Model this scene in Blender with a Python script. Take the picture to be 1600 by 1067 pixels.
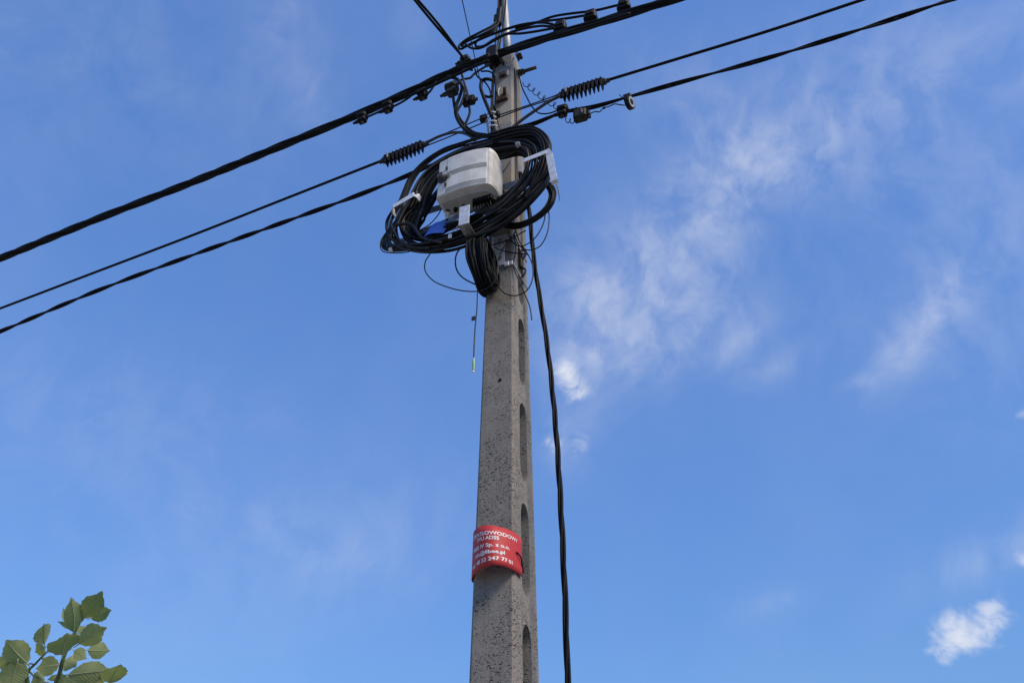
import bpy, bmesh, math, random
from mathutils import Vector as V, Matrix, noise as mnoise
random.seed(7)
for o in list(bpy.data.objects): bpy.data.objects.remove(o, do_unlink=True)
sc = bpy.context.scene
COL = sc.collection
PI = math.pi
rad = math.radians

# ------------------------------------------------------------------ camera
F = 1180.0; PITCH = rad(37.09); CAMP = V((0, -3.2, 1.55))      # focal length in photo pixels (1600 wide)
cam = bpy.data.cameras.new('camera'); cam.sensor_width = 36; cam.lens = 36*F/1600
cam.clip_start = .05; cam.clip_end = 5000
co = bpy.data.objects.new('camera', cam); COL.objects.link(co)
co.location = CAMP; co.rotation_euler = (PI/2+PITCH, 0, 0); sc.camera = co

# ------------------------------------------------------------------ light
SUN_AZ = (0.74, -0.673); SUN_EL = rad(42)
sl = bpy.data.lights.new('sun', 'SUN'); sl.energy = 2.0; sl.angle = rad(22); sl.color = (1, .87, .70)
so = bpy.data.objects.new('sun', sl); COL.objects.link(so)
sdir = V((SUN_AZ[0]*math.cos(SUN_EL), SUN_AZ[1]*math.cos(SUN_EL), math.sin(SUN_EL)))
so.rotation_euler = sdir.to_track_quat('Z', 'Y').to_euler(); so.location = (0, 0, 30)
sc.view_settings.view_transform = 'Standard'; sc.view_settings.look = 'None'
sc.view_settings.exposure = 0.9; sc.view_settings.gamma = 1; sc.view_settings.use_curve_mapping = False

def ray(px, py):
    x = (px-800)/F; v = (533.5-py)/F
    return V((x, math.cos(PITCH)-v*math.sin(PITCH), math.sin(PITCH)+v*math.cos(PITCH)))

class NT:
    """small helper that adds and links shader nodes"""
    def __init__(s, tree): s.t = tree; s.n = tree.nodes; s.l = tree.links
    def node(s, typ, **kw):
        nd = s.n.new(typ)
        for k, v in kw.items():
            if k.startswith('i_'):
                key = k[2:]; key = int(key) if key.isdigit() else key.replace('_', ' ')
                s.put(nd.inputs[key], v)
            else: setattr(nd, k, v)
        return nd
    def put(s, sock, v):
        if hasattr(v, 'is_linked') or isinstance(v, bpy.types.NodeSocket): s.l.new(v, sock)
        else: sock.default_value = v
    def math(s, op, a, b=None, c=None, clamp=False):
        nd = s.n.new('ShaderNodeMath'); nd.operation = op; nd.use_clamp = clamp
        s.put(nd.inputs[0], a)
        if b is not None: s.put(nd.inputs[1], b)
        if c is not None: s.put(nd.inputs[2], c)
        return nd.outputs[0]
    def dot(s, a, b):
        nd = s.n.new('ShaderNodeVectorMath'); nd.operation = 'DOT_PRODUCT'
        s.put(nd.inputs[0], a); s.put(nd.inputs[1], b); return nd.outputs['Value']
    def vscale(s, a, b):
        nd = s.n.new('ShaderNodeVectorMath'); nd.operation = 'MULTIPLY'
        s.put(nd.inputs[0], a); s.put(nd.inputs[1], b); return nd.outputs[0]
    def noise(s, vec, scale, detail=4, rough=.5, dist=0):
        nd = s.n.new('ShaderNodeTexNoise'); s.put(nd.inputs['Vector'], vec)
        nd.inputs['Scale'].default_value = scale; nd.inputs['Detail'].default_value = detail
        nd.inputs['Roughness'].default_value = rough; nd.inputs['Distortion'].default_value = dist
        return nd.outputs['Fac']
    def step(s, x, a, b):
        nd = s.n.new('ShaderNodeMapRange'); nd.interpolation_type = 'SMOOTHSTEP'
        s.put(nd.inputs['Value'], x); s.put(nd.inputs['From Min'], a); s.put(nd.inputs['From Max'], b)
        return nd.outputs['Result']
    def mix(s, f, a, b, mode='MIX'):
        nd = s.n.new('ShaderNodeMix'); nd.data_type = 'RGBA'; nd.blend_type = mode
        s.put(nd.inputs['Factor'], f)
        ca = [i for i in nd.inputs if i.type == 'RGBA']
        s.put(ca[0], a); s.put(ca[1], b)
        return [o for o in nd.outputs if o.type == 'RGBA'][0]

# ------------------------------------------------------------------ sky (world): clear air with wisps of cloud
wd = bpy.data.worlds.new('World'); sc.world = wd; wd.use_nodes = True
nt = NT(wd.node_tree); nt.n.clear()
sky = nt.node('ShaderNodeTexSky', sky_type='NISHITA', sun_disc=False)
sky.sun_elevation = SUN_EL; sky.sun_rotation = math.atan2(SUN_AZ[0], SUN_AZ[1])
sky.air_density = 1.0; sky.dust_density = 0.0; sky.ozone_density = 6.0; sky.altitude = 100
tc = nt.node('ShaderNodeTexCoord').outputs['Generated']
def blob(px, py, major, minor, ax, ay):
    c = ray(px, py).normalized()
    l = math.hypot(ax, ay); ax, ay = ax/l, ay/l
    a = ray(px+ax*major, py+ay*major).normalized()-c
    b = ray(px-ay*minor, py+ax*minor).normalized()-c
    a -= c*a.dot(c); b -= c*b.dot(c)
    ta = a/(a.length**2); tb = b/(b.length**2)
    u = nt.dot(tc, tuple(ta)); w = nt.dot(tc, tuple(tb))
    q = nt.math('ADD', nt.math('MULTIPLY', u, u), nt.math('MULTIPLY', w, w))
    return nt.math('POWER', 2.718, nt.math('MULTIPLY', q, -1.0))
wisps = [(1185, 250, 125, 85, 1, -.3, .62), (1090, 340, 170, 80, -22, 37, .50), (985, 455, 140, 100, 1, -.6, .75), (1050, 540, 120, 50, 1, -.3, .55),
         (915, 530, 100, 60, 0, 1, .65), (1120, 440, 60, 70, 1, 0, .40), (1060, 130, 70, 90, 0, 1, .30), (1340, 190, 120, 60, 1, -.5, .25),
         (1440, 510, 105, 36, -6, 10, .80), (1440, 110, 360, 150, 1, -.4, .40), (1215, 570, 60, 24, 1, -.5, .60), (1155, 535, 50, 20, 1, -.8, .5),
         (430, 830, 150, 40, 1, .5, .24), (600, 840, 160, 90, 1, -.6, .22), (445, 45, 75, 55, -.2, 1, .34), (300, 880, 300, 160, 1, -.2, .12),
         (490, 150, 40, 40, 0, 1, .26), (90, 640, 300, 140, 1, .2, .22), (1570, 860, 140, 40, 1, -.7, .5), (1550, 300, 200, 200, 0, 1, .28),
         (640, 30, 60, 40, 0, 1, .2), (1210, 940, 60, 22, 1, -.4, .3), (885, 690, 60, 40, 0, 1, .5),
         (1340, 596, 24, 12, 1, -.5, .6), (80, 80, 420, 180, 1, .1, .22), (1550, 520, 160, 260, 0, 1, .22)]
puffs = [(893, 598, 46, 28, 3, 4, .58), (868, 692, 26, 20, 1, 0, .42), (903, 695, 24, 22, 1, .6, .40), (1512, 985, 64, 42, 6, -4.5, .95),
         (1490, 1015, 30, 22, -1, 1, .7), (1540, 955, 42, 26, 1, -1, .7), (1606, 650, 16, 34, 0, 1, .35), (1597, 872, 20, 16, 1, 0, .5)]
warp = nt.node('ShaderNodeTexNoise'); nt.put(warp.inputs['Vector'], tc); warp.inputs['Scale'].default_value = 5; warp.inputs['Detail'].default_value = 4
wadd = nt.node('ShaderNodeVectorMath', operation='MULTIPLY_ADD')
nt.put(wadd.inputs[0], warp.outputs['Color']); wadd.inputs[1].default_value = (.16, .16, .16); nt.put(wadd.inputs[2], tc)
mp = nt.node('ShaderNodeMapping'); nt.put(mp.inputs['Vector'], wadd.outputs[0]); mp.inputs['Rotation'].default_value = (0, rad(-32), 0); mp.inputs['Scale'].default_value = (1.35, 1.1, .8)
nz = nt.noise(mp.outputs[0], 15, 10, .56, .2)
nzf = nt.noise(wadd.outputs[0], 30, 8, .6, .15)
tot = None
for px, py, a, b, ax, ay, I in wisps:
    g = nt.math('MULTIPLY', blob(px, py, a, b, ax, ay), I)
    tot = g if tot is None else nt.math('ADD', tot, g)
veil = nt.math('ADD', nt.math('MULTIPLY', nt.step(nz, .26, .78), .78), nt.math('MULTIPLY', nt.step(nzf, .2, .85), .30))
wis = nt.math('MULTIPLY', tot, veil)
pt = None
for px, py, a, b, ax, ay, I in puffs:
    g = nt.math('MULTIPLY', blob(px, py, a, b, ax, ay), I)
    pt = g if pt is None else nt.math('MAXIMUM', pt, g)
pn = nt.math('ADD', pt, nt.math('MULTIPLY', nt.math('SUBTRACT', nzf, .5), 1.5))
puff = nt.math('MULTIPLY', nt.step(pn, .18, .98), nt.step(pt, .04, .45))
# thin haze veil all round the sky, the same everywhere
allround = nt.math('MULTIPLY', nt.step(nt.noise(mp.outputs[0], 2.2, 6, .55), .38, .75), .05)
cov = nt.math('ADD', nt.math('MULTIPLY', wis, .46), nt.math('ADD', nt.math('MULTIPLY', puff, .88), allround), clamp=True)
bw = nt.node('ShaderNodeRGBToBW'); nt.put(bw.inputs[0], sky.outputs[0])       # evens out the brightening towards the horizon, all round
even = nt.math('POWER', nt.math('DIVIDE', nt.math('MAXIMUM', bw.outputs[0], .05), 1.34), -.58)
ev = nt.node('ShaderNodeCombineXYZ'); nt.put(ev.inputs[0], nt.math('MULTIPLY', even, .88)); nt.put(ev.inputs[1], nt.math('MULTIPLY', even, 1.03)); nt.put(ev.inputs[2], nt.math('MULTIPLY', even, 1.22))
skyc = nt.mix(1.0, sky.outputs[0], ev.outputs[0], 'MULTIPLY')
SKYMIX = nt.mix(cov, skyc, (4.25, 4.4, 4.85, 1))
bg = nt.node('ShaderNodeBackground'); nt.put(bg.inputs['Color'], SKYMIX); bg.inputs['Strength'].default_value = .10
wo = nt.node('ShaderNodeOutputWorld'); nt.l.new(bg.outputs[0], wo.inputs['Surface'])

# ------------------------------------------------------------------ materials
def mat(name, col, rough=.5, metal=0, var=.12, vscale=12, bump=0, bscale=80, spec=.5):
    m = bpy.data.materials.new(name); m.use_nodes = True
    t = NT(m.node_tree); b = t.n['Principled BSDF']
    b.inputs['Roughness'].default_value = rough; b.inputs['Metallic'].default_value = metal
    b.inputs['Specular IOR Level'].default_value = spec
    c = t.node('ShaderNodeTexCoord').outputs['Object']
    nz = t.noise(c, vscale, 6, .6)
    lo = tuple(x*(1-var*1.6) for x in col)+(1,); hi = tuple(min(1, x*(1+var)) for x in col)+(1,)
    t.put(b.inputs['Base Color'], t.mix(t.step(nz, .3, .72), lo, hi))
    rn = t.noise(c, vscale*3.1, 4, .6)
    t.put(b.inputs['Roughness'], t.math('ADD', t.math('MULTIPLY', rn, .25), rough-.12, clamp=True))
    if bump:
        bn = t.node('ShaderNodeBump', i_Strength=bump, i_Distance=.004)
        t.put(bn.inputs['Height'], t.noise(c, bscale, 5, .6)); t.put(b.inputs['Normal'], bn.outputs[0])
    return m
M = {}
M['cable'] = mat('black cable sheath', (.005, .005, .006), .6, 0, .35, 9, .15, 120, .16)
M['cable_grey'] = mat('dusty dark grey cable', (.022, .023, .026), .5, 0, .3, 9, .1, 120)
M['cable_worn'] = mat('weathered black cable', (.009, .009, .010), .48, 0, .35, 14, .1, 120, .3)
M['black'] = mat('black moulded plastic', (.006, .006, .007), .6, 0, .3, 30, .25, 150, .22)
M['olive'] = mat('dusty olive plastic', (.026, .026, .021), .65, 0, .3, 30, .25, 150, .25)
M['box'] = mat('pale grey box plastic', (.62, .61, .575), .5, 0, .11, 11, .06, 200)
M['boxgroove'] = mat('grey box trim', (.40, .40, .385), .55, 0, .08, 9, .06, 200)
M['knob'] = mat('dark grey latch plastic', (.05, .05, .052), .5, 0, .2, 30)
M['galv'] = mat('galvanised steel', (.66, .67, .69), .42, .25, .12, 40, .12, 160)
M['galvdull'] = mat('dull galvanised steel', (.30, .30, .30), .55, .5, .2, 40, .12, 160)
M['mast'] = mat('grey painted mast', (.36, .38, .41), .45, .2, .1, 12, .05, 100)
M['rust'] = mat('rusty iron', (.085, .042, .026), .8, .1, .4, 40, .4, 120)
M['iron'] = mat('dark iron', (.035, .032, .03), .6, .4, .3, 40, .3, 120)
M['blue'] = mat('blue plastic tag', (.03, .10, .46), .35, 0, .12, 20)
M['white'] = mat('white plastic', (.66, .66, .64), .45, 0, .06, 20)
M['cream'] = mat('cream gland plastic', (.55, .52, .40), .5, 0, .1, 30)
M['greenplug'] = mat('pale green plug plastic', (.19, .38, .17), .4, 0, .1, 40)
M['stem'] = mat('green twig bark', (.11, .145, .05), .6, 0, .2, 60, .2, 200)
M['bark'] = mat('brown bark', (.10, .08, .055), .85, 0, .3, 30, .6, 60)
M['letter'] = mat('white print', (.78, .76, .74), .5, 0, .05, 60)

def concrete():
    m = bpy.data.materials.new('weathered pitted concrete'); m.use_nodes = True
    t = NT(m.node_tree); b = t.n['Principled BSDF']
    c = t.node('ShaderNodeTexCoord').outputs['Object']
    z = t.node('ShaderNodeSeparateXYZ'); t.put(z.inputs[0], c); z = z.outputs[2]
    big = t.noise(c, 2.3, 5, .6); mid = t.noise(c, 14, 6, .65); fine = t.noise(c, 150, 4, .7)
    streak = t.noise(t.vscale(c, (9, 9, .55)), 3, 5, .6)
    base = t.mix(t.step(mid, .25, .75), (.150, .138, .122, 1), (.235, .218, .195, 1))
    base = t.mix(t.math('MULTIPLY', t.step(big, .35, .7), .45), base, (.27, .25, .222, 1))
    base = t.mix(t.math('MULTIPLY', t.step(streak, .5, .78), .40), base, (.105, .10, .093, 1))
    up = t.step(t.math('ADD', z, t.math('MULTIPLY', big, .9)), 5.3, 6.1)        # smooth cement skin on the pole head, its sunlit brightness put into the colour
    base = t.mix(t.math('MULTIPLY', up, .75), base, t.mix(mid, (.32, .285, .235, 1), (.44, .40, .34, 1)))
    run = t.noise(t.vscale(c, (22, 22, .8)), 2.2, 6, .65)
    base = t.mix(t.math('MULTIPLY', t.step(run, .56, .72), .45), base, (.085, .08, .072, 1))
    pale = t.noise(t.vscale(c, (14, 14, 1.2)), 2.0, 5, .6)
    base = t.mix(t.math('MULTIPLY', t.step(pale, .6, .78), .35), base, (.36, .335, .295, 1))
    ru = t.math('MULTIPLY', t.step(z, 5.55, 5.95), t.math('MULTIPLY', t.math('SUBTRACT', 1.0, t.step(z, 5.93, 5.98)), t.step(t.noise(t.vscale(c, (30, 30, 2)), 1.6, 4, .6), .5, .62)))
    base = t.mix(t.math('MULTIPLY', ru, .6), base, (.20, .095, .045, 1))
    sand = t.step(fine, .35, .7)
    base = t.mix(t.math('MULTIPLY', sand, .42), base, (.33, .305, .27, 1))
    # open pores: stretched, warped cells
    w = t.node('ShaderNodeTexNoise'); t.put(w.inputs['Vector'], c); w.inputs['Scale'].default_value = 45; w.inputs['Detail'].default_value = 3
    wv = t.node('ShaderNodeVectorMath', operation='MULTIPLY_ADD'); t.put(wv.inputs[0], w.outputs['Color']); wv.inputs[1].default_value = (.007, .007, .007); t.put(wv.inputs[2], c)
    def pores(scale, size, rot, sq):
        mpn = t.node('ShaderNodeMapping'); t.put(mpn.inputs['Vector'], wv.outputs[0]); mpn.inputs['Rotation'].default_value = rot; mpn.inputs['Scale'].default_value = sq
        v = t.node('ShaderNodeTexVoronoi', feature='F1'); t.put(v.inputs['Vector'], mpn.outputs[0]); v.inputs['Scale'].default_value = scale
        cs = t.node('ShaderNodeSeparateColor'); t.put(cs.inputs[0], v.outputs['Color'])
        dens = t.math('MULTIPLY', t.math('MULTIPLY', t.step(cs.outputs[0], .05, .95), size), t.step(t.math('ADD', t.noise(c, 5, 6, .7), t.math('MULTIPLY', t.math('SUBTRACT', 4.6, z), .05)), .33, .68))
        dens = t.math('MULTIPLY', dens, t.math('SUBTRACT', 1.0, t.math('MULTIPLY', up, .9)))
        dens = t.math('MAXIMUM', dens, .002)
        return t.math('SUBTRACT', 1.0, t.step(v.outputs['Distance'], t.math('MULTIPLY', dens, .55), dens), clamp=True)
    p1 = pores(70, .48, (rad(35), rad(25), rad(20)), (1, 1, 1.9)); p2 = pores(120, .56, (rad(-30), rad(-20), 0), (1, 1, 1.7)); p3 = pores(25, .26, (rad(30), rad(10), rad(40)), (1, 1, 2.2))
    pit = t.math('MAXIMUM', t.math('MAXIMUM', p1, t.math('MULTIPLY', p2, .8)), p3)
    dirt_shade = t.mix(t.math('MULTIPLY', pit, .78), base, (.030, .028, .026, 1))  # pore dirt, with the shade of the hollows also painted into the colour
    t.put(b.inputs['Base Color'], dirt_shade)
    b.inputs['Roughness'].default_value = .92; b.inputs['Specular IOR Level'].default_value = .2
    hgt = t.math('ADD', t.math('MULTIPLY', pit, -1.0), t.math('ADD', t.math('MULTIPLY', fine, .22), t.math('MULTIPLY', mid, .35)))
    bn = t.node('ShaderNodeBump', i_Strength=.8, i_Distance=.006); t.put(bn.inputs['Height'], hgt); t.put(b.inputs['Normal'], bn.outputs[0])
    return m
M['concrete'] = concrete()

def redsheet():
    m = mat('red printed plastic sheet', (.47, .030, .030), .62, 0, .06, 30, 0, 80, .5)
    return m
M['red'] = redsheet()

def leafmat(name, a, b_, tr, vein):
    m = bpy.data.materials.new(name); m.use_nodes = True
    t = NT(m.node_tree); b = t.n['Principled BSDF']; out = t.n['Material Output']
    c = t.node('ShaderNodeTexCoord').outputs['Object']
    s = t.node('ShaderNodeSeparateXYZ'); t.put(s.inputs[0], c)
    ph = t.math('SUBTRACT', t.math('ADD', t.math('MULTIPLY', s.outputs[1], 34.0), t.math('MULTIPLY', t.noise(c, 3, 3, .5), 2.2)), t.math('MULTIPLY', t.math('ABSOLUTE', s.outputs[0]), 24.0))
    rib = t.math('ABSOLUTE', t.math('SINE', t.math('MULTIPLY', ph, 1.0)))
    vline = t.math('SUBTRACT', 1.0, t.step(rib, .0, .30))
    oi = t.node('ShaderNodeObjectInfo').outputs['Random']
    cc = t.mix(t.noise(c, 9, 5, .6), a+(1,), b_+(1,))
    cc = t.mix(t.math('MULTIPLY', t.math('POWER', oi, 1.6), .8), cc, (.05, .085, .025, 1))
    cc = t.mix(t.math('MULTIPLY', vline, .22), cc, vein+(1,))
    spots = t.step(t.noise(c, 5.5, 5, .7), .66, .74)
    cc = t.mix(t.math('MULTIPLY', spots, .55), cc, (.20, .13, .045, 1))
    t.put(b.inputs['Base Color'], cc); b.inputs['Roughness'].default_value = .5
    bn = t.node('ShaderNodeBump', i_Strength=.22, i_Distance=.02); t.put(bn.inputs['Height'], t.math('ADD', t.math('MULTIPLY', rib, .6), t.noise(c, 30, 3, .5))); t.put(b.inputs['Normal'], bn.outputs[0])
    tl = t.node('ShaderNodeBsdfTranslucent'); tl.inputs['Color'].default_value = tr+(1,)
    mx = t.node('ShaderNodeMixShader'); mx.inputs[0].default_value = .38
    t.l.new(b.outputs[0], mx.inputs[1]); t.l.new(tl.outputs[0], mx.inputs[2]); t.l.new(mx.outputs[0], out.inputs['Surface'])
    return m
M['leaf'] = leafmat('sallow leaf', (.27, .31, .13), (.40, .42, .23), (.38, .46, .10), (.46, .50, .30))
M['rib'] = mat('leaf midrib', (.34, .38, .22), .55, 0, .1, 40)

def groundmat():
    m = bpy.data.materials.new('pale bounce ground'); m.use_nodes = True  # unseen ground, its pale gravel tone picked to bounce light onto undersides
    t = NT(m.node_tree); b = t.n['Principled BSDF']; c = t.node('ShaderNodeTexCoord').outputs['Object']
    cc = t.mix(t.step(t.noise(c, .8, 8, .65), .3, .7), (.30, .275, .23, 1), (.40, .375, .33, 1))
    cc = t.mix(t.math('MULTIPLY', t.step(t.noise(c, 40, 5, .7), .4, .7), .5), cc, (.20, .18, .15, 1))
    t.put(b.inputs['Base Color'], cc); b.inputs['Roughness'].default_value = .95
    bn = t.node('ShaderNodeBump', i_Strength=.9, i_Distance=.05); t.put(bn.inputs['Height'], t.noise(c, 35, 6, .7)); t.put(b.inputs['Normal'], bn.outputs[0])
    return m
M['ground'] = groundmat()

# ------------------------------------------------------------------ mesh helpers
PH = rad(21); POLE = V((-.027, 0, 0))
W = V((math.cos(PH), -math.sin(PH), 0))        # along the overhead lines, to the right and nearer
N = V((-math.sin(PH), -math.cos(PH), 0))       # out of the broad front face of the pole
Z = V((0, 0, 1))
def Pt(w, z, s): return POLE+W*w+N*s+Z*z       # pole frame -> world
def U(px, py, s):                              # photo pixel -> point in the upright plane at s in front of the pole axis
    r = ray(px, py); t = (s-(CAMP-POLE).dot(N))/r.dot(N); return CAMP+r*t
def UP(pts, s): return [U(p[0], p[1], p[2] if len(p) > 2 else s) for p in pts]
def WZ(px, py, s):
    q = U(px, py, s)-POLE; return q.dot(W), q.z

def smooth(pts, n=8):
    P = [2*pts[0]-pts[1]]+list(pts)+[2*pts[-1]-pts[-2]]; out = []
    for i in range(1, len(P)-2):
        p0, p1, p2, p3 = P[i-1:i+3]
        d1 = max((p1-p0).length, 1e-6)**.5; d2 = max((p2-p1).length, 1e-6)**.5; d3 = max((p3-p2).length, 1e-6)**.5
        m1 = ((p1-p0)/d1-(p2-p0)/(d1+d2)+(p2-p1)/d2)*d2; m2 = ((p2-p1)/d2-(p3-p1)/(d2+d3)+(p3-p2)/d3)*d2
        for k in range(n):
            t = k/n; out.append(p1*(2*t**3-3*t*t+1)+m1*(t**3-2*t*t+t)+p2*(-2*t**3+3*t*t)+m2*(t**3-t*t))
    out.append(P[-2]); return out
def resample(pts, step):
    out = [pts[0]]; acc = 0
    for a, b in zip(pts, pts[1:]):
        l = (b-a).length
        if l < 1e-9: continue
        d = step-acc
        while d <= l: out.append(a.lerp(b, d/l)); d += step
        acc = l-(d-step)
    out.append(pts[-1]); return out
def frames(pts, closed=False):
    n = len(pts); T = []
    for i in range(n):
        if closed: t = pts[(i+1) % n]-pts[i-1]
        else: t = pts[min(i+1, n-1)]-pts[max(i-1, 0)]
        T.append(t.normalized() if t.length > 1e-9 else V((0, 0, 1)))
    a = Z if abs(T[0].z) < .9 else V((1, 0, 0))
    u = (a-T[0]*a.dot(T[0])).normalized(); R = []
    for t in T:
        u = (u-t*u.dot(t)); u = u.normalized() if u.length > 1e-6 else t.orthogonal().normalized()
        R.append((t, u, t.cross(u)))
    return R

class MB:
    def __init__(s): s.v = []; s.f = []; s.mi = []; s.sm = []
    def add(s, vs, fs, mi=0, smooth=False):
        o = len(s.v); s.v += vs; s.f += [tuple(i+o for i in f) for f in fs]; s.mi += [mi]*len(fs); s.sm += [smooth]*len(fs); return s
    def box(s, c, ax, ay, az, sx, sy, sz, ch=0.0, mi=0):
        """box with full sizes sx, sy, sz along unit axes, its four long (az) edges chamfered by ch"""
        hx, hy, hz = sx/2, sy/2, sz/2
        if ch > 0:
            o = [(-hx+ch, -hy), (hx-ch, -hy), (hx, -hy+ch), (hx, hy-ch), (hx-ch, hy), (-hx+ch, hy), (-hx, hy-ch), (-hx, -hy+ch)]
        else: o = [(-hx, -hy), (hx, -hy), (hx, hy), (-hx, hy)]
        return s.prism([c+ax*x+ay*y-az*hz for x, y in o], az*sz, mi)
    def prism(s, base, ext, mi=0):
        n = len(base); vs = list(base)+[p+ext for p in base]
        fs = [tuple(range(n))[::-1], tuple(range(n, 2*n))]+[(i, (i+1) % n, n+(i+1) % n, n+i) for i in range(n)]
        return s.add(vs, fs, mi)
    def tube(s, pts, r, seg=7, mi=0, closed=False, cap=True, flat=None):
        n = len(pts); R = frames(pts, closed); vs = []
        for i, p in enumerate(pts):
            t, u, w = R[i]; rr = r[i] if isinstance(r, (list, tuple)) else r
            for k in range(seg):
                a = 2*PI*k/seg; vs.append(p+(u*math.cos(a)+w*math.sin(a))*rr)
        fs = []
        for i in range(n if closed else n-1):
            j = (i+1) % n
            for k in range(seg):
                k2 = (k+1) % seg; fs.append((i*seg+k, i*seg+k2, j*seg+k2, j*seg+k))
        s.add(vs, fs, mi, True)
        if cap and not closed:
            o = len(s.v)-len(vs)
            s.f += [tuple(o+k for k in range(seg))[::-1], tuple(o+(n-1)*seg+k for k in range(seg))]; s.mi += [mi]*2; s.sm += [False]*2
        return s
    def cyl(s, a, b, r, seg=12, r2=None, mi=0): return s.tube([a, b], [r, r if r2 is None else r2], seg, mi)
    def lathe(s, a, axis, prof, seg=14, mi=0):
        ax = axis.normalized(); u = ax.orthogonal().normalized(); w = ax.cross(u); vs = []; fs = []
        for h, r in prof:
            for k in range(seg):
                q = 2*PI*k/seg; vs.append(a+ax*h+(u*math.cos(q)+w*math.sin(q))*max(r, 1e-4))
        for i in range(len(prof)-1):
            for k in range(seg):
                k2 = (k+1) % seg; fs.append((i*seg+k, i*seg+k2, (i+1)*seg+k2, (i+1)*seg+k))
        fs += [tuple(range(seg))[::-1], tuple((len(prof)-1)*seg+k for k in range(seg))]
        return s.add(vs, fs, mi, False)
    def strip(s, pts, side, width, thick, mi=0):
        """flat bar bent along pts; side = unit width direction (or one per point)"""
        n = len(pts); vs = []; fs = []
        for i, p in enumerate(pts):
            t = (pts[min(i+1, n-1)]-pts[max(i-1, 0)]).normalized(); sd = side[i] if isinstance(side, list) else side
            sd = (sd-t*sd.dot(t)).normalized(); u = t.cross(sd)
            for a, b in ((-1, -1), (1, -1), (1, 1), (-1, 1)): vs.append(p+sd*a*width/2+u*b*thick/2)
        for i in range(n-1):
            for k in range(4): k2 = (k+1) % 4; fs.append((i*4+k, i*4+k2, i*4+4+k2, i*4+4+k))
        fs += [(3, 2, 1, 0), tuple((n-1)*4+k for k in range(4))]
        return s.add(vs, fs, mi)
    def mesh(s, name, mats, org=V((0, 0, 0)), bevel=0):
        me = bpy.data.meshes.new(name); me.from_pydata([tuple(p-org) for p in s.v], [], s.f)
        for m in (mats if isinstance(mats, (list, tuple)) else [mats]): me.materials.append(m)
        me.polygons.foreach_set('material_index', s.mi); me.polygons.foreach_set('use_smooth', s.sm)
        bm = bmesh.new(); bm.from_mesh(me); bmesh.ops.recalc_face_normals(bm, faces=bm.faces[:])
        if bevel:
            ed = [e for e in bm.edges if len(e.link_faces) == 2 and e.calc_face_angle(0) > .5]
            bmesh.ops.bevel(bm, geom=ed, offset=bevel, segments=2, profile=.5, affect='EDGES', clamp_overlap=True)
        bm.to_mesh(me); bm.free(); me.update(); return me
    def part(s, name, m, parent, bevel=0):
        root = parent
        while root.parent: root = root.parent
        o = bpy.data.objects.new(name, s.mesh(name, m, root.location, bevel)); COL.objects.link(o); o.parent = parent; return o
    def thing(s, name, m, label, cat, group=None, base=None, bevel=0):
        b = base if base is not None else min(s.v, key=lambda p: p.z).copy()
        o = bpy.data.objects.new(name, s.mesh(name, m, b, bevel)); o.location = b; COL.objects.link(o)
        return tag(o, label, cat, group)
def tag(o, label, cat, group=None):
    o['label'] = label; o['category'] = cat
    if group: o['group'] = group
    return o
def empty(name, loc, label, cat, group=None):
    o = bpy.data.objects.new(name, None); o.location = loc; o.empty_display_size = .1; COL.objects.link(o); return tag(o, label, cat, group)
def wire(name, pts, r, label, cat='wire', m='cable', group=None, n=8, seg=7):
    return MB().tube(smooth(pts, n), r, seg).thing(name, M[m], label, cat, group, base=pts[0])

# ------------------------------------------------------------------ ground
g = MB()
NG = 60
def gz(x, y): return .03*mnoise.noise(V((x*.15, y*.15, 0))) if max(abs(x), abs(y)) < 60 else 0
for i in range(NG+1):
    for j in range(NG+1):
        fx = (i/NG*2-1); fy = (j/NG*2-1)
        x = 12*fx+1500*fx**7; y = 12*fy+1500*fy**7
        g.v.append(V((x, y, gz(x, y))))
for i in range(NG):
    for j in range(NG):
        a = i*(NG+1)+j; g.f.append((a, a+NG+1, a+NG+2, a+1)); g.mi.append(0); g.sm.append(True)
go = bpy.data.objects.new('ground', g.mesh('ground', M['ground'])); COL.objects.link(go); go['kind'] = 'structure'

# ------------------------------------------------------------------ concrete pole
PTOP = 6.52
def half(z): return (.1808-.0133*(z-3))/2, (.2715-.0271*(z-3))/2
def sect(z, ch):
    a, b = half(z); o = [(-a+ch, b), (a-ch, b), (a, b-ch), (a, -b+ch), (a-ch, -b), (-a+ch, -b), (-a, -b+ch), (-a, b-ch)]
    return [Pt(w, z, s) for w, s in o]
pm = MB(); zs = [-.5+i*(PTOP+.5)/40 for i in range(41)]
for z in zs: pm.v += sect(z, .011)
for i in range(40):
    for k in range(8): pm.f.append((i*8+k, i*8+(k+1) % 8, i*8+8+(k+1) % 8, i*8+8+k))
pm.f += [tuple(range(8))[::-1], tuple(40*8+k for k in range(8))]; pm.mi = [0]*len(pm.f); pm.sm = [False]*len(pm.f)
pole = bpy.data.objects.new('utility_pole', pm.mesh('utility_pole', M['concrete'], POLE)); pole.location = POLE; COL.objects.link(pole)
tag(pole, 'tapered grey concrete pole with a column of slot holes in its side', 'pole')
cut = MB()
for k in range(-3, 5):
    zt = 2.491+.5336*k; zb = zt-.4224; r = .053-.002*k; cs = .002
    o = []
    for q in range(13): a = PI*q/12; o.append((cs+r*math.cos(a), zt-r*1.5+r*1.5*math.sin(a)))
    for q in range(13): a = PI+PI*q/12; o.append((cs+r*math.cos(a), zb+r*1.5+r*1.5*math.sin(a)))
    cut.prism([Pt(-.3, z, s) for s, z in o], W*.6)
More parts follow.
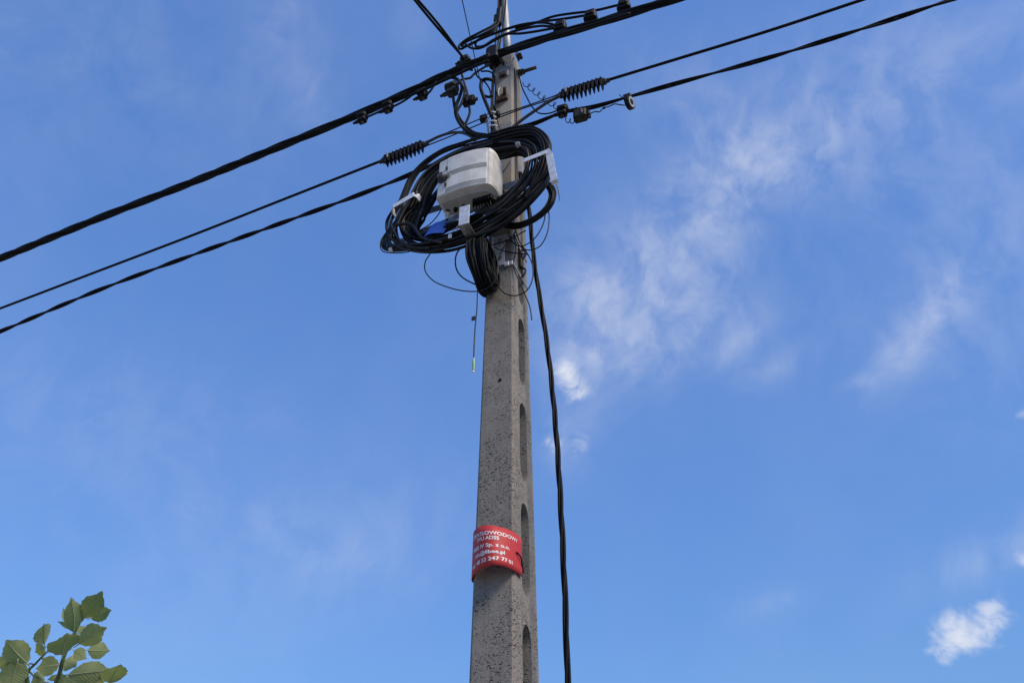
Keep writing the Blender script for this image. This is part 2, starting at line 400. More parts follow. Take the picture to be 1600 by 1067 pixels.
# small pit in the front face
cut.cyl(U(778, 590, .15), U(778, 590, .15)-N*.05, .011, 10)
co_ = bpy.data.objects.new('cutter', cut.mesh('cutter', M['concrete'], POLE)); co_.location = POLE; COL.objects.link(co_)
md = pole.modifiers.new('holes', 'BOOLEAN'); md.object = co_; md.operation = 'DIFFERENCE'; md.solver = 'EXACT'
bpy.context.view_layer.update()
dg = bpy.context.evaluated_depsgraph_get()
nm = bpy.data.meshes.new_from_object(pole.evaluated_get(dg)); pole.modifiers.clear(); pole.data = nm
bpy.data.objects.remove(co_, do_unlink=True)
bm = bmesh.new(); bm.from_mesh(nm)     # soften the slot rims a little
for f in bm.faces: f.smooth = False
bm.to_mesh(nm); bm.free()

# mast on the pole head
mr = empty('steel_mast', Pt(.0, PTOP, 0), 'slim pale grey steel mast rising from the head of the concrete pole', 'mast')
wb, zb_ = WZ(792, 65, 0); wt, zt_ = WZ(787.5, 0, 0)
dirm = (Pt(wt, zt_, 0)-Pt(wb, zb_, 0)).normalized(); foot = Pt(wb, zb_, 0)-dirm*((zb_-PTOP)/dirm.z)
MB().tube([foot-dirm*.0, foot+dirm*.5, foot+dirm*1.3, foot+dirm*2.2], [.033, .032, .027, .023], 16).part('tube', M['mast'], mr)
MB().lathe(foot, Z, [(0, .052), (.012, .052), (.014, .041), (.05, .041)], 16).part('base_collar', M['galvdull'], mr)
MB().lathe(foot+dirm*2.2, dirm, [(-.01, .026), (.02, .026), (.03, .015)], 12).part('end_cap', M['black'], mr)

# ------------------------------------------------------------------ overhead cables
def extend(pts, left, right, drop_l, drop_r):
    """carry a wire on beyond the frame, hanging with a gentle sag"""
    a, b = pts[0], pts[-1]; L = []; R = []
    if left:
        sl_ = (pts[0]-pts[1]).normalized()
        for k in range(1, 9): d = left*k/8; L.insert(0, a+V((sl_.x, sl_.y, 0)).normalized()*d+Z*(sl_.z*d+drop_l*d*d))
    if right:
        sr = (pts[-1]-pts[-2]).normalized()
        for k in range(1, 9): d = right*k/8; R.append(b+V((sr.x, sr.y, 0)).normalized()*d+Z*(sr.z*d+drop_r*d*d))
    return L+pts+R
def bundle(root, pts, nstr, r, hr, pitch, name='strand', m='cable', step=.035, seg=7, ph=0):
    C = resample(smooth(pts, 14), step); R = frames(C); d = [0]
    for a, b in zip(C, C[1:]): d.append(d[-1]+(b-a).length)
    for k in range(nstr):
        q = []
        for c, (t, u, w), dd in zip(C, R, d):
            a = 2*PI*(dd/pitch+k/nstr)+ph+.5*math.sin(dd*3.1); q.append(c+(u*math.cos(a)+w*math.sin(a))*hr)
        MB().tube(q, r, seg).part(name, M[m], root)
    return C
thick_px = [(0, 404), (150, 343), (300, 285), (450, 224), (560, 179), (640, 144), (700, 116), (775, 86), (850, 61), (922, 40), (990, 19), (1060, -3)]
th = extend(UP(thick_px, .15), 22, 13, .0022, .0022)
r_ = empty('power_cable', U(775, 86, .15), 'thickest black twisted overhead cable crossing in front of the pole head', 'cable')
bundle(r_, th, 4, .0155, .0155, 1.15, seg=8)
ml = extend(UP([(0, 482), (150, 425), (300, 368), (450, 309), (600, 250)], .16), 22, 0, .0022, 0)
MB().tube(smooth(ml, 10), .0095, 8).thing('fibre_cable', M['cable'], 'single black cable from the left ending in the toothed clamp left of the grey box', 'cable', base=ml[-1])
mrr = extend(UP([(945, 127), (1050, 95), (1200, 49), (1345, 1)], .16), 0, 13, 0, .0022)
MB().tube(smooth(mrr, 10), .0095, 8).thing('fibre_cable', M['cable'], 'single black cable leaving to the right from the toothed clamp right of the pole', 'cable', base=mrr[0])
ll = extend(UP([(0, 518), (150, 455), (300, 399), (450, 345), (560, 305), (650, 269), (690, 250, .2), (735, 228, .22)], .17), 22, 0, .0022, 0)
r_ = empty('twin_cable', ll[-1], 'lowest twisted pair of black cables running left from the cable coil', 'cable')
bundle(r_, ll, 2, .0082, .0080, .62)
lr = extend(UP([(806, 200, .13), (830, 195, .13), (880, 176), (925, 168), (985, 151), (1060, 130), (1200, 91), (1340, 48), (1490, -1)], .14), 0, 13, 0, .0022)
r_ = empty('twin_cable', lr[0], 'twisted pair of black cables running right from above the cable coil', 'cable')
LRC = bundle(r_, lr, 2, .0076, .0074, .86)
# service drop towards the viewer's side
d0 = U(728, 96, .16); d1 = CAMP+ray(690, 48)*((d0.z+.02-CAMP.z)/ray(690, 48).z); d2 = CAMP+ray(650, 0)*((d0.z+.02-CAMP.z)/ray(650, 0).z)
dd = extend([d0, d1, d2], 0, 9, 0, .002)
r_ = empty('service_cable', d0, 'slack black twin cable coming from the upper left to the connector on the thick cable', 'cable')
bundle(r_, dd, 2, .0095, .0105, 1.6)
e0 = U(750, 126, .16); e1 = CAMP+ray(736, 64)*((e0.z-CAMP.z)/ray(736, 64).z); e2 = CAMP+ray(722, 0)*((e0.z-CAMP.z)/ray(722, 0).z)
wire('thin_wire', extend([e0, e1, e2], 0, 8, 0, .002), .0033, 'hair-thin dark wire dropping steeply past the thick cable just left of the mast', m='cable_worn')

# ------------------------------------------------------------------ connectors
def connector(px, py, s, size, ang, label, flip=1, m='black', group='clamp connectors on the thick cable', spig=1):
    """insulation-piercing connector: two jaws, a bolt with a head, a closed wire spigot"""
    c = U(px, py, s); ax = (W*math.cos(ang)+Z*math.sin(ang)).normalized(); up = N.cross(ax).normalized()
    if up.z < 0: up = -up
    up *= flip; k = size
    o = empty('cable_connector', c-up*.0, label, 'connector', group)
    MB().box(c+up*.10*k, ax, N, up, .80*k, .62*k, .44*k, .10*k).part('upper_jaw', M[m], o, .004*k/.07)
    MB().box(c-up*.33*k, ax, N, up, .66*k, .54*k, .36*k, .08*k).part('lower_jaw', M[m], o, .004*k/.07)
    MB().lathe(c-up*.51*k, -up, [(0, .17*k), (.10*k, .17*k), (.12*k, .12*k), (.24*k, .12*k)], 6).part('bolt_head', M['iron'], o)
    if spig:
        MB().lathe(c-up*.30*k-ax*.30*k, -ax, [(0, .14*k), (.28*k, .13*k), (.30*k, .09*k), (.46*k, .09*k)], 10).part('wire_spigot', M[m], o)
    MB().box(c+up*.02*k+N*.34*k, ax, N, up, .50*k, .10*k, .16*k, .02*k).part('side_lug', M[m], o)
    return c
A = rad(6)
connector(566, 184, .15, .098, A, 'black connector farthest left on the underside of the thick cable')
connector(606, 167, .15, .100, A, 'black connector second from the left under the thick cable')
connector(660, 147, .15, .098, A, 'black connector third from the left under the thick cable, with a bent tail wire')
connector(706, 139, .155, .120, A, 'dusty connector where several black wires leave the thick cable downward', m='olive')
connector(728, 97, .15, .105, A+rad(8), 'connector on top of the thick cable holding the slack twin cable', flip=-1, m='olive')
connector(731, 158, .17, .098, rad(80), 'black connector hanging on vertical wires left of the pole head', spig=0)
connector(876, 45, .15, .116, -A, 'black connector on top of the thick cable nearest the mast on its right', flip=-1, spig=0)
connector(923, 28, .15, .116, -A, 'middle of three black connectors on top of the thick cable right of the mast', flip=-1, spig=0)
connector(975, 12, .15, .116, -A, 'black connector on the thick cable cut by the top edge of the photo', flip=-1, spig=0)
connector(879, 173, .14, .090, -A, 'upright black connector on the twisted pair just right of the pole', flip=1, group='boxes on the twisted pair')
# suspension clamp at the pole
c = U(772, 90, .13)
o = empty('suspension_clamp', c, 'black block clamp carrying the thick cable at the pole head', 'clamp')
MB().box(c, W, N, Z, .095, .11, .13, .012).part('clamp_body', M['black'], o, .005)
MB().box(c+Z*.085-W*.01, W, N, Z, .06, .07, .05, .01).part('clamp_cap', M['black'], o, .004)
MB().box(c-W*.06-Z*.01, W, N, Z, .035, .07, .06, .006).part('side_jaw', M['iron'], o, .003)
MB().cyl(c-W*.02-N*.12-Z*.05, c-W*.02+N*.075-Z*.05, .009, 8).part('bolt', M['iron'], o)

# ------------------------------------------------------------------ tap wires near the pole head
T = 'wires around the pole head'
wire('tap_wire', UP([(572, 184), (588, 177), (600, 171)], .155), .008, 'short black wire joining the two leftmost connectors under the thick cable', group=T)
wire('tap_wire', UP([(612, 168), (628, 160), (640, 152), (652, 142)], .155), .008, 'black wire from the second connector rising into the thick cable', group=T)
wire('tap_wire', UP([(666, 149), (673, 142), (679, 132), (684, 122)], .155), .008, 'short bent wire rising from the third connector to the thick cable', group=T)
wire('tap_wire', UP([(700, 120), (714, 124), (722, 136), (718, 152), (712, 168), (714, 185), (724, 200), (736, 210), (755, 214), (772, 212)], .18), .0125, 'thick black wire sagging from the thick cable behind connectors to the cable coil', group=T)
wire('tap_wire', UP([(708, 152), (711, 170), (720, 188), (730, 200), (742, 208), (760, 211)], .16), .0105, 'black wire hanging from the dusty connector to the cable coil', group=T)
wire('tap_wire', UP([(738, 110), (727, 109), (722, 113), (724, 124), (729, 140), (732, 152)], .17), .0085, 'grey looped wire from the thick cable into the hanging connector', m='cable_grey', group=T)
wire('tap_wire', UP([(733, 166), (734, 176), (730, 188), (725, 198), (726, 204)], .17), .0085, 'black wire leaving the bottom of the hanging connector', group=T)
wire('tap_wire', UP([(712, 142), (720, 126), (735, 122), (741, 116), (748, 111), (766, 100)], .15), .0085, 'bent black wire swinging under the thick cable to the clamp block', m='cable_grey', group=T)
wire('tap_wire', UP([(773, 127, .11), (762, 124), (754, 126), (751, 135), (755, 150), (761, 165), (768, 182)], .15), .0125, 'fat black loop bending out of the left edge of the pole head', group=T)
wire('tap_wire', UP([(772, 100), (770, 130), (769, 160), (769, 195), (768, 210)], .12), .010, 'black cable running down the left edge of the pole head', group=T)
wire('tap_wire', UP([(640, 150), (668, 138), (694, 126), (716, 116), (742, 104), (764, 95)], .19), .0105, 'extra black wire strapped along the underside of the thick cable left of the pole', group=T)
wire('tap_wire', UP([(790, 80), (822, 71), (856, 60), (900, 47), (945, 34), (985, 22)], .185), .0105, 'extra black wire strapped along the thick cable right of the mast', group=T)
wire('tap_wire', UP([(716, 126), (726, 142), (722, 160), (714, 176), (718, 192), (730, 205), (748, 211), (764, 213)], .20), .0095, 'black wire twisting beside the fat sagging wire below the dusty connector', group=T)
wire('tap_wire', UP([(742, 108), (746, 120), (757, 128), (765, 140), (768, 160), (766, 178)], .14), .0060, 'thin black wire curving from the thick cable down to the pole edge', group=T)
wire('tap_wire', UP([(752, 112), (764, 112), (772, 118), (774, 132), (775, 150), (774, 172)], .125), .0065, 'black wire bent over the front left edge of the pole head', group=T)
wire('tap_wire', UP([(757, 150), (764, 152), (770, 150)], .14), .0100, 'short stubby black cable end beside the fat black loop', group=T)
wire('tap_wire', UP([(788, 96), (793, 104), (799, 98), (803, 91)], .12), .0045, 'short pale bent wire end under the clamp block', m='galvdull', group=T)
J = 'jumper loops beside the mast'
wire('jumper_wire', UP([(782, -30, .05), (781, 10, .06), (778, 28, .09), (770, 40, .12), (748, 52, .15), (726, 64, .16), (717, 73, .16), (720, 77, .16), (735, 69, .16), (762, 57, .16), (790, 46, .16), (820, 38, .15), (850, 36, .15), (872, 41, .15)], .12), .0092, 'outermost black jumper loop left of the mast ending at the nearest top connector', 'jumper wire', group=J)
wire('jumper_wire', UP([(785, -30, .06), (783, 18, .07), (776, 40, .11), (752, 55, .15), (730, 65, .15), (721, 71, .15), (728, 73, .15), (750, 62, .15), (775, 52, .15), (805, 42, .15), (840, 35, .15), (880, 30, .14), (918, 24, .15)], .12), .0092, 'black jumper loop left of the mast ending at the middle top connector', 'jumper wire', group=J)
wire('jumper_wire', UP([(780, 34, .08), (772, 48, .11), (752, 59, .13), (744, 66, .14), (744, 73, .14), (756, 72, .14), (772, 62, .14), (795, 52, .14), (820, 45, .14), (845, 41, .15), (868, 43, .15)], .12), .0092, 'inner tight black jumper loop left of the mast', 'jumper wire', group=J)
wire('jumper_wire', UP([(727, 69, .17), (738, 76, .17), (752, 75, .17), (772, 64, .17), (792, 54, .17), (812, 53, .16), (835, 50, .16), (868, 44, .15)], .12), .0092, 'lowest black jumper curving under the mast loops', 'jumper wire', group=J)
wire('jumper_wire', UP([(805, 45, .14), (835, 37, .13), (862, 27, .13), (890, 22, .14), (930, 17, .15), (968, 8, .15)], .12), .0092, 'top black jumper reaching the connector at the top edge', 'jumper wire', group=J)
for k, (x0, x1, x2, s) in enumerate([(779, 777, 774, .075), (784, 781, 778, .06), (790, 786, 781, .045)]):
    lab = ['leftmost black wire running up beside the mast', 'middle black wire running up beside the mast', 'black wire lying against the mast'][k]
    wire('mast_wire', UP([(x0, -40), (x0-.5, 10), (x1, 40), (x2, 70), (x2-1, 92)], s), .0065, lab, group='wires up the mast')
c = U(780, 27, .085)
o = empty('splice_sleeve', c, 'black splice sleeve on the wires beside the mast', 'splice')
up_ = (U(781, 12, .085)-U(778, 42, .085)).normalized()
MB().box(c, W, N, up_, .045, .05, .20, .010).part('sleeve', M['black'], o, .004)
MB().box(c-W*.03-up_*.01, W, N, up_, .02, .035, .08, .004).part('clamp_lug', M['iron'], o, .002)

# ------------------------------------------------------------------ toothed dead-end clamps
def anchor_clamp(p0, p1, s, nt_, label):
    a = U(*p0, s); b = U(*p1, s); ax = (b-a).normalized(); up = N.cross(ax).normalized()
    if up.z < 0: up = -up
    L = (b-a).length
    o = empty('anchor_clamp', a, label, 'clamp', 'toothed cable clamps')
    m = (a+b)/2
    MB().box(m+up*.014, up, N, ax, .026, .05, L*.96, .008).part('clamp_body', M['black'], o, .003)
    for e, sg in ((a, -1), (b, 1)):
        MB().lathe(e-ax*sg*.01, ax*sg, [(0, .022), (.02, .022), (.024, .015), (.045, .014)], 10).part('end_ferrule', M['iron'], o)
    MB().box(a.lerp(b, .13 if nt_ > 0 else .87)+up*.006, ax, N, up, .012, .062, .052, 0).part('band', M['galvdull'], o, .002)
    tri = None
    for k in range(10):
        p = a.lerp(b, .06+.88*k/9); h = .062-.002*abs(k-4); t = .021
        mb = MB()
        base = [p+ax*(-t/2)+up*.004, p+ax*(t/2)+up*.004, p+ax*(.004)-up*h, p-ax*.004-up*h]
        mb.prism([q-N*.026 for q in base], N*.052)
        mb.part('tooth', M['black'], o, .002)
        p2 = p+up*.024
        MB().box(p2, ax, N, up, .014, .046, .012, .002).part('rib', M['black'], o)
    return a, b
anchor_clamp((600, 251), (662, 226), .16, 1, 'black toothed clamp on the single cable left of the pole')
anchor_clamp((877, 149), (944, 128), .16, 1, 'black toothed clamp on the single cable right of the pole')
B = 'thin steel bail wires of the clamps'
wire('bail_wire', UP([(662, 223), (710, 203), (758, 183)], .16), .0042, 'upper of two thin straight wires from the left toothed clamp to the pole', m='cable_worn', group=B)
wire('bail_wire', UP([(662, 230), (712, 210), (760, 190)], .16), .0042, 'lower of two thin straight wires from the left toothed clamp to the pole', m='cable_worn', group=B)
wire('bail_wire', UP([(774, 182, .13), (825, 165, .14), (876, 147)], .15), .0042, 'upper of two thin straight wires from the pole to the right toothed clamp', m='cable_worn', group=B)
wire('bail_wire', UP([(774, 186, .13), (820, 169, .14), (876, 151)], .15), .0042, 'lower of two thin straight wires from the pole to the right toothed clamp', m='cable_worn', group=B)
wire('tail_cable', UP([(662, 226), (685, 214), (705, 208), (722, 208), (736, 214), (745, 225), (750, 240, .24)], .18), .0095, 'grey cable tail arching from the left toothed clamp down behind the box', 'cable', m='cable_grey')
wire('tail_cable', UP([(876, 150), (858, 159), (838, 172), (818, 186), (800, 200), (785, 212, .2)], .17), .0105, 'grey cable tail slanting across the pole from the right toothed clamp to the coil', 'cable', m='cable_grey')

# ------------------------------------------------------------------ fittings on the pole head
def fr(z): return half(z)[1]
w0, z0 = WZ(787, 110, .095)
o = empty('face_plate', Pt(w0, z0, fr(z0)), 'grey steel plate bolted on the front of the pole head', 'plate')
MB().box(Pt(w0, z0, fr(z0)+.006), W, N, Z, .075, .012, .17, .006).part('plate', M['galvdull'], o, .002)
MB().box(Pt(w0, z0-.075, fr(z0)+.022), W, N, Z, .05, .026, .035, .004).part('lip', M['rust'], o, .002)
MB().cyl(Pt(w0, z0+.06, fr(z0)), Pt(w0, z0+.06, fr(z0)+.05), .012, 6).part('bolt', M['iron'], o)
w0, z0 = WZ(785, 155, .10)
o = empty('rusty_bracket', Pt(w0, z0, fr(z0)), 'rusty iron hook bracket on the front of the pole head', 'bracket')
MB().box(Pt(w0, z0, fr(z0)+.014), W, N, Z, .085, .028, .06, .006).part('block', M['rust'], o, .003)
MB().cyl(Pt(w0+.02, z0+.01, fr(z0)+.02), Pt(w0+.045, z0+.02, fr(z0)+.075), .012, 8).part('bolt', M['rust'], o)
MB().tube(smooth([Pt(w0-.02, z0+.01, fr(z0)+.02), Pt(w0-.02, z0+.05, fr(z0)+.035), Pt(w0-.012, z0+.095, fr(z0)+.03), Pt(w0-.024, z0+.105, fr(z0)+.012), Pt(w0-.034, z0+.07, fr(z0)+.012)], 6), .008, 8).part('hook', M['galvdull'], o)
# threaded rod out of the right face
w0, z0 = WZ(814, 113, 0); w1, z1 = WZ(838, 106, 0)
o = empty('through_bolt', Pt(w0, z0, 0), 'dark threaded rod with nuts sticking out of the right side of the pole head', 'bolt')
ra = half(z0)[0]; zz = (z0+z1)/2
MB().cyl(Pt(ra-.03, zz, 0), Pt(w1, zz, 0), .013, 12).part('rod', M['iron'], o)
MB().lathe(Pt(ra, zz, 0), W, [(0, .034), (.008, .034)], 14).part('washer', M['galvdull'], o)
MB().lathe(Pt(ra+.009, zz, 0), W, [(0, .026), (.024, .026)], 6).part('nut', M['iron'], o)
MB().lathe(Pt(ra+.038, zz, 0), W, [(0, .022), (.018, .022)], 6).part('nut', M['iron'], o)
# small dark bracket at the top right edge
w0, z0 = WZ(809, 87, 0)
o = empty('edge_bracket', Pt(half(z0)[0], z0, 0), 'small dark angle bracket at the top right edge of the pole', 'bracket')
MB().box(Pt(half(z0)[0]+.006, z0, 0), W, N, Z, .012, .06, .07, .003).part('plate', M['iron'], o, .001)
MB().box(Pt(half(z0)[0]+.026, z0-.02, 0), W, N, Z, .03, .05, .012, .003).part('arm', M['iron'], o, .001)
# ladder-like tension bracket
w0, z0 = WZ(770, 194, .10)
o = empty('tension_bracket', Pt(w0, z0-.11, .11), 'ladder-like steel bracket on the left edge of the pole above the coil', 'bracket')
s0 = fr(z0)
for dw, nm_ in ((-.035, 'rail'), (.025, 'rail')):
    MB().strip([Pt(w0+dw-.01, z0+.10, s0+.02), Pt(w0+dw+.015, z0-.12, s0+.02)], N, .03, .006).part(nm_, M['galvdull'], o)
for k in range(4):
    zz = z0+.07-k*.05
    MB().tube(smooth([Pt(w0-.04+k*.005, zz, s0+.03), Pt(w0-.005+k*.005, zz+.012, s0+.04), Pt(w0+.03+k*.005, zz, s0+.03)], 5), .0055, 6).part('rung', M['galv'], o)
MB().box(Pt(w0-.055, z0+.045, s0+.03), W, N, Z, .05, .045, .04, .008).part('eye_block', M['black'], o, .003)
MB().box(Pt(w0+.03, z0+.07, s0+.015), W, N, Z, .05, .03, .035, .006).part('eye_block', M['black'], o, .003)
# straps
def band(z, h, label, grp='steel bands round the pole', buckle=True):
    o = empty('steel_band', Pt(0, z, half(z)[1]), label, 'band', grp); mb = MB()
    P = []; a, b = half(z); e = .002; ch = .011
    out = [(-a+ch, b+e), (a-ch, b+e), (a+e, b-ch), (a+e, -b+ch), (a-ch, -b-e), (-a+ch, -b-e), (-a-e, -b+ch), (-a-e, b-ch)]
    vs = []
    for dz, ex in ((-h/2, 0), (h/2, 0), (h/2, .002), (-h/2, .002)):
        for w_, s_ in out: vs.append(Pt(w_*(1+ex/a), z+dz, s_*(1+ex/b)))
    fs = []
    for q in range(4):
        for k in range(8): k2 = (k+1) % 8; q2 = (q+1) % 4; fs.append((q*8+k, q*8+k2, q2*8+k2, q2*8+k))
    mb.add(vs, fs); mb.part('strap', M['galvdull'], o)
    if buckle:
        MB().box(Pt(a-.035, z, b+.009), W, N, Z, .03, .012, h*1.35, .003).part('buckle', M['galv'], o, .002)
        MB().box(Pt(a-.006, z, b+.008), W, N, Z, .016, .010, h*1.2, .002).part('buckle', M['galv'], o, .002)
zb1 = WZ(795, 414, .115)[1]; zb2 = WZ(795, 371, .115)[1]
band(zb1, .022, 'steel band round the pole at the foot of the hanging coil')
band(zb2, .022, 'steel band round the pole just under the large cable coil')
band(WZ(795, 200, .1)[1], .02, 'steel band round the pole head just above the coil', buckle=False)

# ------------------------------------------------------------------ coil frame, large coil
wL, zL = WZ(632, 312, .30); wC = -.105; zC = 4.93
o = empty('coil_frame', Pt(wC, zC, .12), 'galvanised cross-shaped frame with hooks carrying the large cable coil', 'frame')
SB = .175
MB().strip([Pt(-.56, zC+.03, SB), Pt(.36, zC+.06, SB)], Z, .05, .005).part('cross_arm', M['galvdull'], o)
MB().strip([Pt(wC, 5.22, SB+.006), Pt(wC, 4.60, SB+.006)], W, .05, .005).part('upright_arm', M['galvdull'], o)
a1 = U(627, 377, SB); a2 = U(700, 345, SB); MB().strip([a1, a2, a2+(a2-a1)*.6], Z, .042, .005).part('brace', M['galvdull'], o)
for z in (zC+.10, zC-.14):
    MB().box(Pt(0.0, z, (fr(z)+SB)/2), W, N, Z, .06, SB-fr(z)-.004, .05, .006).part('stand_off', M['galvdull'], o)
def hook(pts, side, width, nm='hook', m='galv'):
    MB().strip(pts, side, width, .0045).part(nm, M[m], o, .0015)
# left hook: bar across the front of the coil with a turned-in end
l0 = U(614, 323, .335); l1 = U(646, 304, .335)
hook([l0-N*.15-W*.02, l0-N*.02-W*.015, l0, l0.lerp(l1, .5), l1, l1+W*.022-N*.012-Z*.006, l1+W*.03-N*.04-Z*.02], Z*1.0-N*.2, .050)
# right hook: bent strap
q0 = U(819, 251, .335); q1 = U(854, 237, .345); q2 = U(858, 241, .338); q3 = U(866, 282, .338)
hook([q0-N*.10-W*.02, q0-N*.02-W*.006, q0, q0.lerp(q1, .5), q1], Z-N*.3, .052)
hook([q1-W*.004+Z*.012, q2, q2.lerp(q3, .5), q3, q3-N*.02-Z*.008], W, .040)
hook([q3-N*.003+Z*.02, q3-N*.06+Z*.02, q3-N*.16+Z*.03-W*.02], Z, .04, m='galvdull')
# top lip
t0 = U(740, 236, .25); hook([t0-Z*.03, t0+Z*.085], W, .055)
hook([t0+Z*.085, t0+Z*.088-N*.07], W, .055)
# bottom hook: bright lip in front, plate running back under the coil
b0 = U(726, 326, .385); b1 = U(724, 351, .385); b2 = b1-N*.19
b1 = Pt((b0-POLE).dot(W), b1.z, .385); b2 = Pt((b0-POLE).dot(W), b1.z, .19)
hook([b0+Z*.02, b0.lerp(b1, .5), b1], W, .062)
hook([b1+N*.002, b1.lerp(b2, .5), b2], W, .062, m='galvdull')

def loop_pts(px, s): return [U(x, y, s) for x, y in px]
OUT = [(624, 316), (650, 276), (690, 244), (740, 219), (790, 203), (834, 201), (856, 220), (864, 250), (861, 283), (842, 313), (808, 346), (780, 363), (740, 383), (700, 396), (664, 398), (634, 390), (612, 372), (609, 345)]
INN = [(664, 338), (680, 300), (702, 276), (742, 255), (784, 248), (808, 245), (820, 250), (824, 262), (820, 276), (800, 297), (772, 316), (748, 330), (722, 346), (700, 356), (682, 364), (668, 369), (658, 366), (656, 355)]
def closed_smooth(P, n=7):
    k = len(P); Q = P[-3:]+P+P[:3]; S = smooth(Q, n); return S[3*n:3*n+k*n]
SO = closed_smooth([V((x, y, 0)) for x, y in OUT]); SI = closed_smooth([V((x, y, 0)) for x, y in INN])
# both loops to the pole frame (metres) so the turns are laid out on the frame, not on the picture
LO = [WZ(p.x, p.y, .27) for p in SO]; LI = [WZ(p.x, p.y, .27) for p in SI]
cr = empty('cable_coil', Pt(-.1, 4.46, .27), 'large round coil of many black cables hung round the grey box', 'cable coil')
NT_ = 60; K = len(LO); NCL = 9          # turns lie together in nine loose hanks
rs = random.Random(3)
CLS = [rs.random()*50 for _ in range(NCL)]; CLV = [rs.uniform(-.7, .7) for _ in range(NCL)]
for i in range(NT_):
    cl = i % NCL; v0 = max(-1, min(1, CLV[cl]+rs.uniform(-.45, .45))); u0 = min(.99, max(.01, (cl+.5)/NCL+rs.uniform(-.06, .06))); s1 = CLS[cl]; s2 = rs.random()*50; pts = []
    for k in range(K):
        a = 2*PI*k/K; ca, sa = math.cos(a), math.sin(a)
        n1 = mnoise.noise(V((ca*1.1+s1, sa*1.1, s1*.7))); n2 = mnoise.noise(V((ca*1.2-s1, sa*1.2+9, s1)))
        n3 = mnoise.noise(V((ca*1.5+s2, sa*1.5, s2)))
        u = min(1.03, max(-.02, u0+.26*n1+.07*n3)); v = v0*.75+.45*n2+.2*n3
        pin = 1-.35*math.exp(-((a-0.0)/.35)**2)
        w_ = LI[k][0]*(1-u)+LO[k][0]*u; z_ = LI[k][1]*(1-u)+LO[k][1]*u
        pts.append(Pt(w_, z_, .268+.055*v*pin))
    r = rs.choice([.0045, .006, .006, .0075, .0085, .010])
    MB().tube(pts, r, 6, closed=True).part('cable_turn', M[rs.choice(['cable', 'cable', 'cable', 'cable_worn', 'cable_worn', 'cable_grey'])], cr)
for off, r in ((0, .011), (9, .011), (-8, .009), (17, .008)):      # loose turns arching over the top right
    MB().tube(smooth(UP([(770, 214+off*.6), (800, 205+off*.6), (832, 203+off*.5), (850-off*.4, 216+off*.4), (855-off*.5, 240), (846-off*.6, 275), (820, 305+off*.4)], .30), 8), r, 7).part('loose_turn', M['cable'], cr)
for k, (dx, dy, r) in enumerate([(0, 0, .010), (4, -2, .008), (8, -4, .008), (-3, 4, .0035), (11, -6, .010)]):   # lobe at the lower left
    P = UP([(652, 300), (632, 328), (612+dx*.6, 355), (598+dx, 376+dy*.3), (600+dx, 388+dy), (612+dx, 391+dy), (640, 389+dy), (668, 380), (700, 372)], .30+.006*k)
    MB().tube(smooth(P, 8), r, 7).part('loose_turn', M['cable_worn'], cr)
for k, P in enumerate([[(618, 352), (640, 350), (660, 372), (690, 380)], [(610, 350), (622, 372), (640, 386), (670, 388)], [(606, 366), (622, 385), (640, 392)]]):
    MB().tube(smooth(UP(P, .33), 8), .009-.002*k, 7).part('loose_turn', M['cable_worn'], cr)
MB().lathe(U(612, 391, .303)-W*.012, W, [(0, .017), (.022, .017)], 10).part('marker_ring', M['white'], cr)
MB().lathe(U(809, 227, .325)-W*.01, W+Z*.1, [(0, .018), (.024, .018)], 10).part('marker_ring', M['galvdull'], cr)
# coil hanging below, edge-on to the viewer
hc = empty('hanging_coil', Pt(-.03, 4.37, .22), 'tight narrow coil of thin black cables hanging below the box against the pole', 'cable coil')
wA, zA = WZ(744, 385, .30)
for i in range(64):
    s1 = rs.random()*60; du = rs.random(); wv_ = rs.uniform(-1, 1); pts = []
    for k in range(40):
        a = 2*PI*k/40; n1 = mnoise.noise(V((math.cos(a)+s1, math.sin(a), s1)))
        R1 = (.045+.075*du)+.012*n1; R2 = (.11+.080*du)+.012*n1
        sw = .5-.5*math.sin(a)
        pts.append(Pt(wA-.01+wv_*(.052-.012*sw)+.02*n1+.05*sw, zA-.062+R2*math.sin(a)-.030*du, .235+R1*math.cos(a)))
    MB().tube(pts, rs.choice([.0045, .0055, .007]), 6, closed=True).part('cable_turn', M['cable'], hc)
# smaller coil behind at the right
c2 = empty('side_coil', U(820, 357, .16), 'small coil of black cables curling round the right of the pole under the large coil', 'cable coil')
RC = [(820, 288), (842, 284), (856, 289), (863, 302), (860, 317), (850, 331), (829, 346), (808, 353), (785, 350), (765, 340)]
for i in range(22):
    s1 = rs.random()*70; P = []
    rr = rs.random()**.5; aa = rs.random()*2*PI
    for k, (x, y) in enumerate(RC):
        n1 = mnoise.noise(V((k*.5+s1, s1, 0)))
        sc_ = 1+.12*rr*math.cos(aa)+.03*n1
        P.append(U(815+(x-815)*sc_, 313+(y-313)*sc_, .165+.028*rr*math.sin(aa)+.006*n1))
    MB().tube(smooth(P, 6), rs.choice([.005, .006, .0075]), 6).part('cable_turn', M[rs.choice(['cable', 'cable_worn'])], c2)

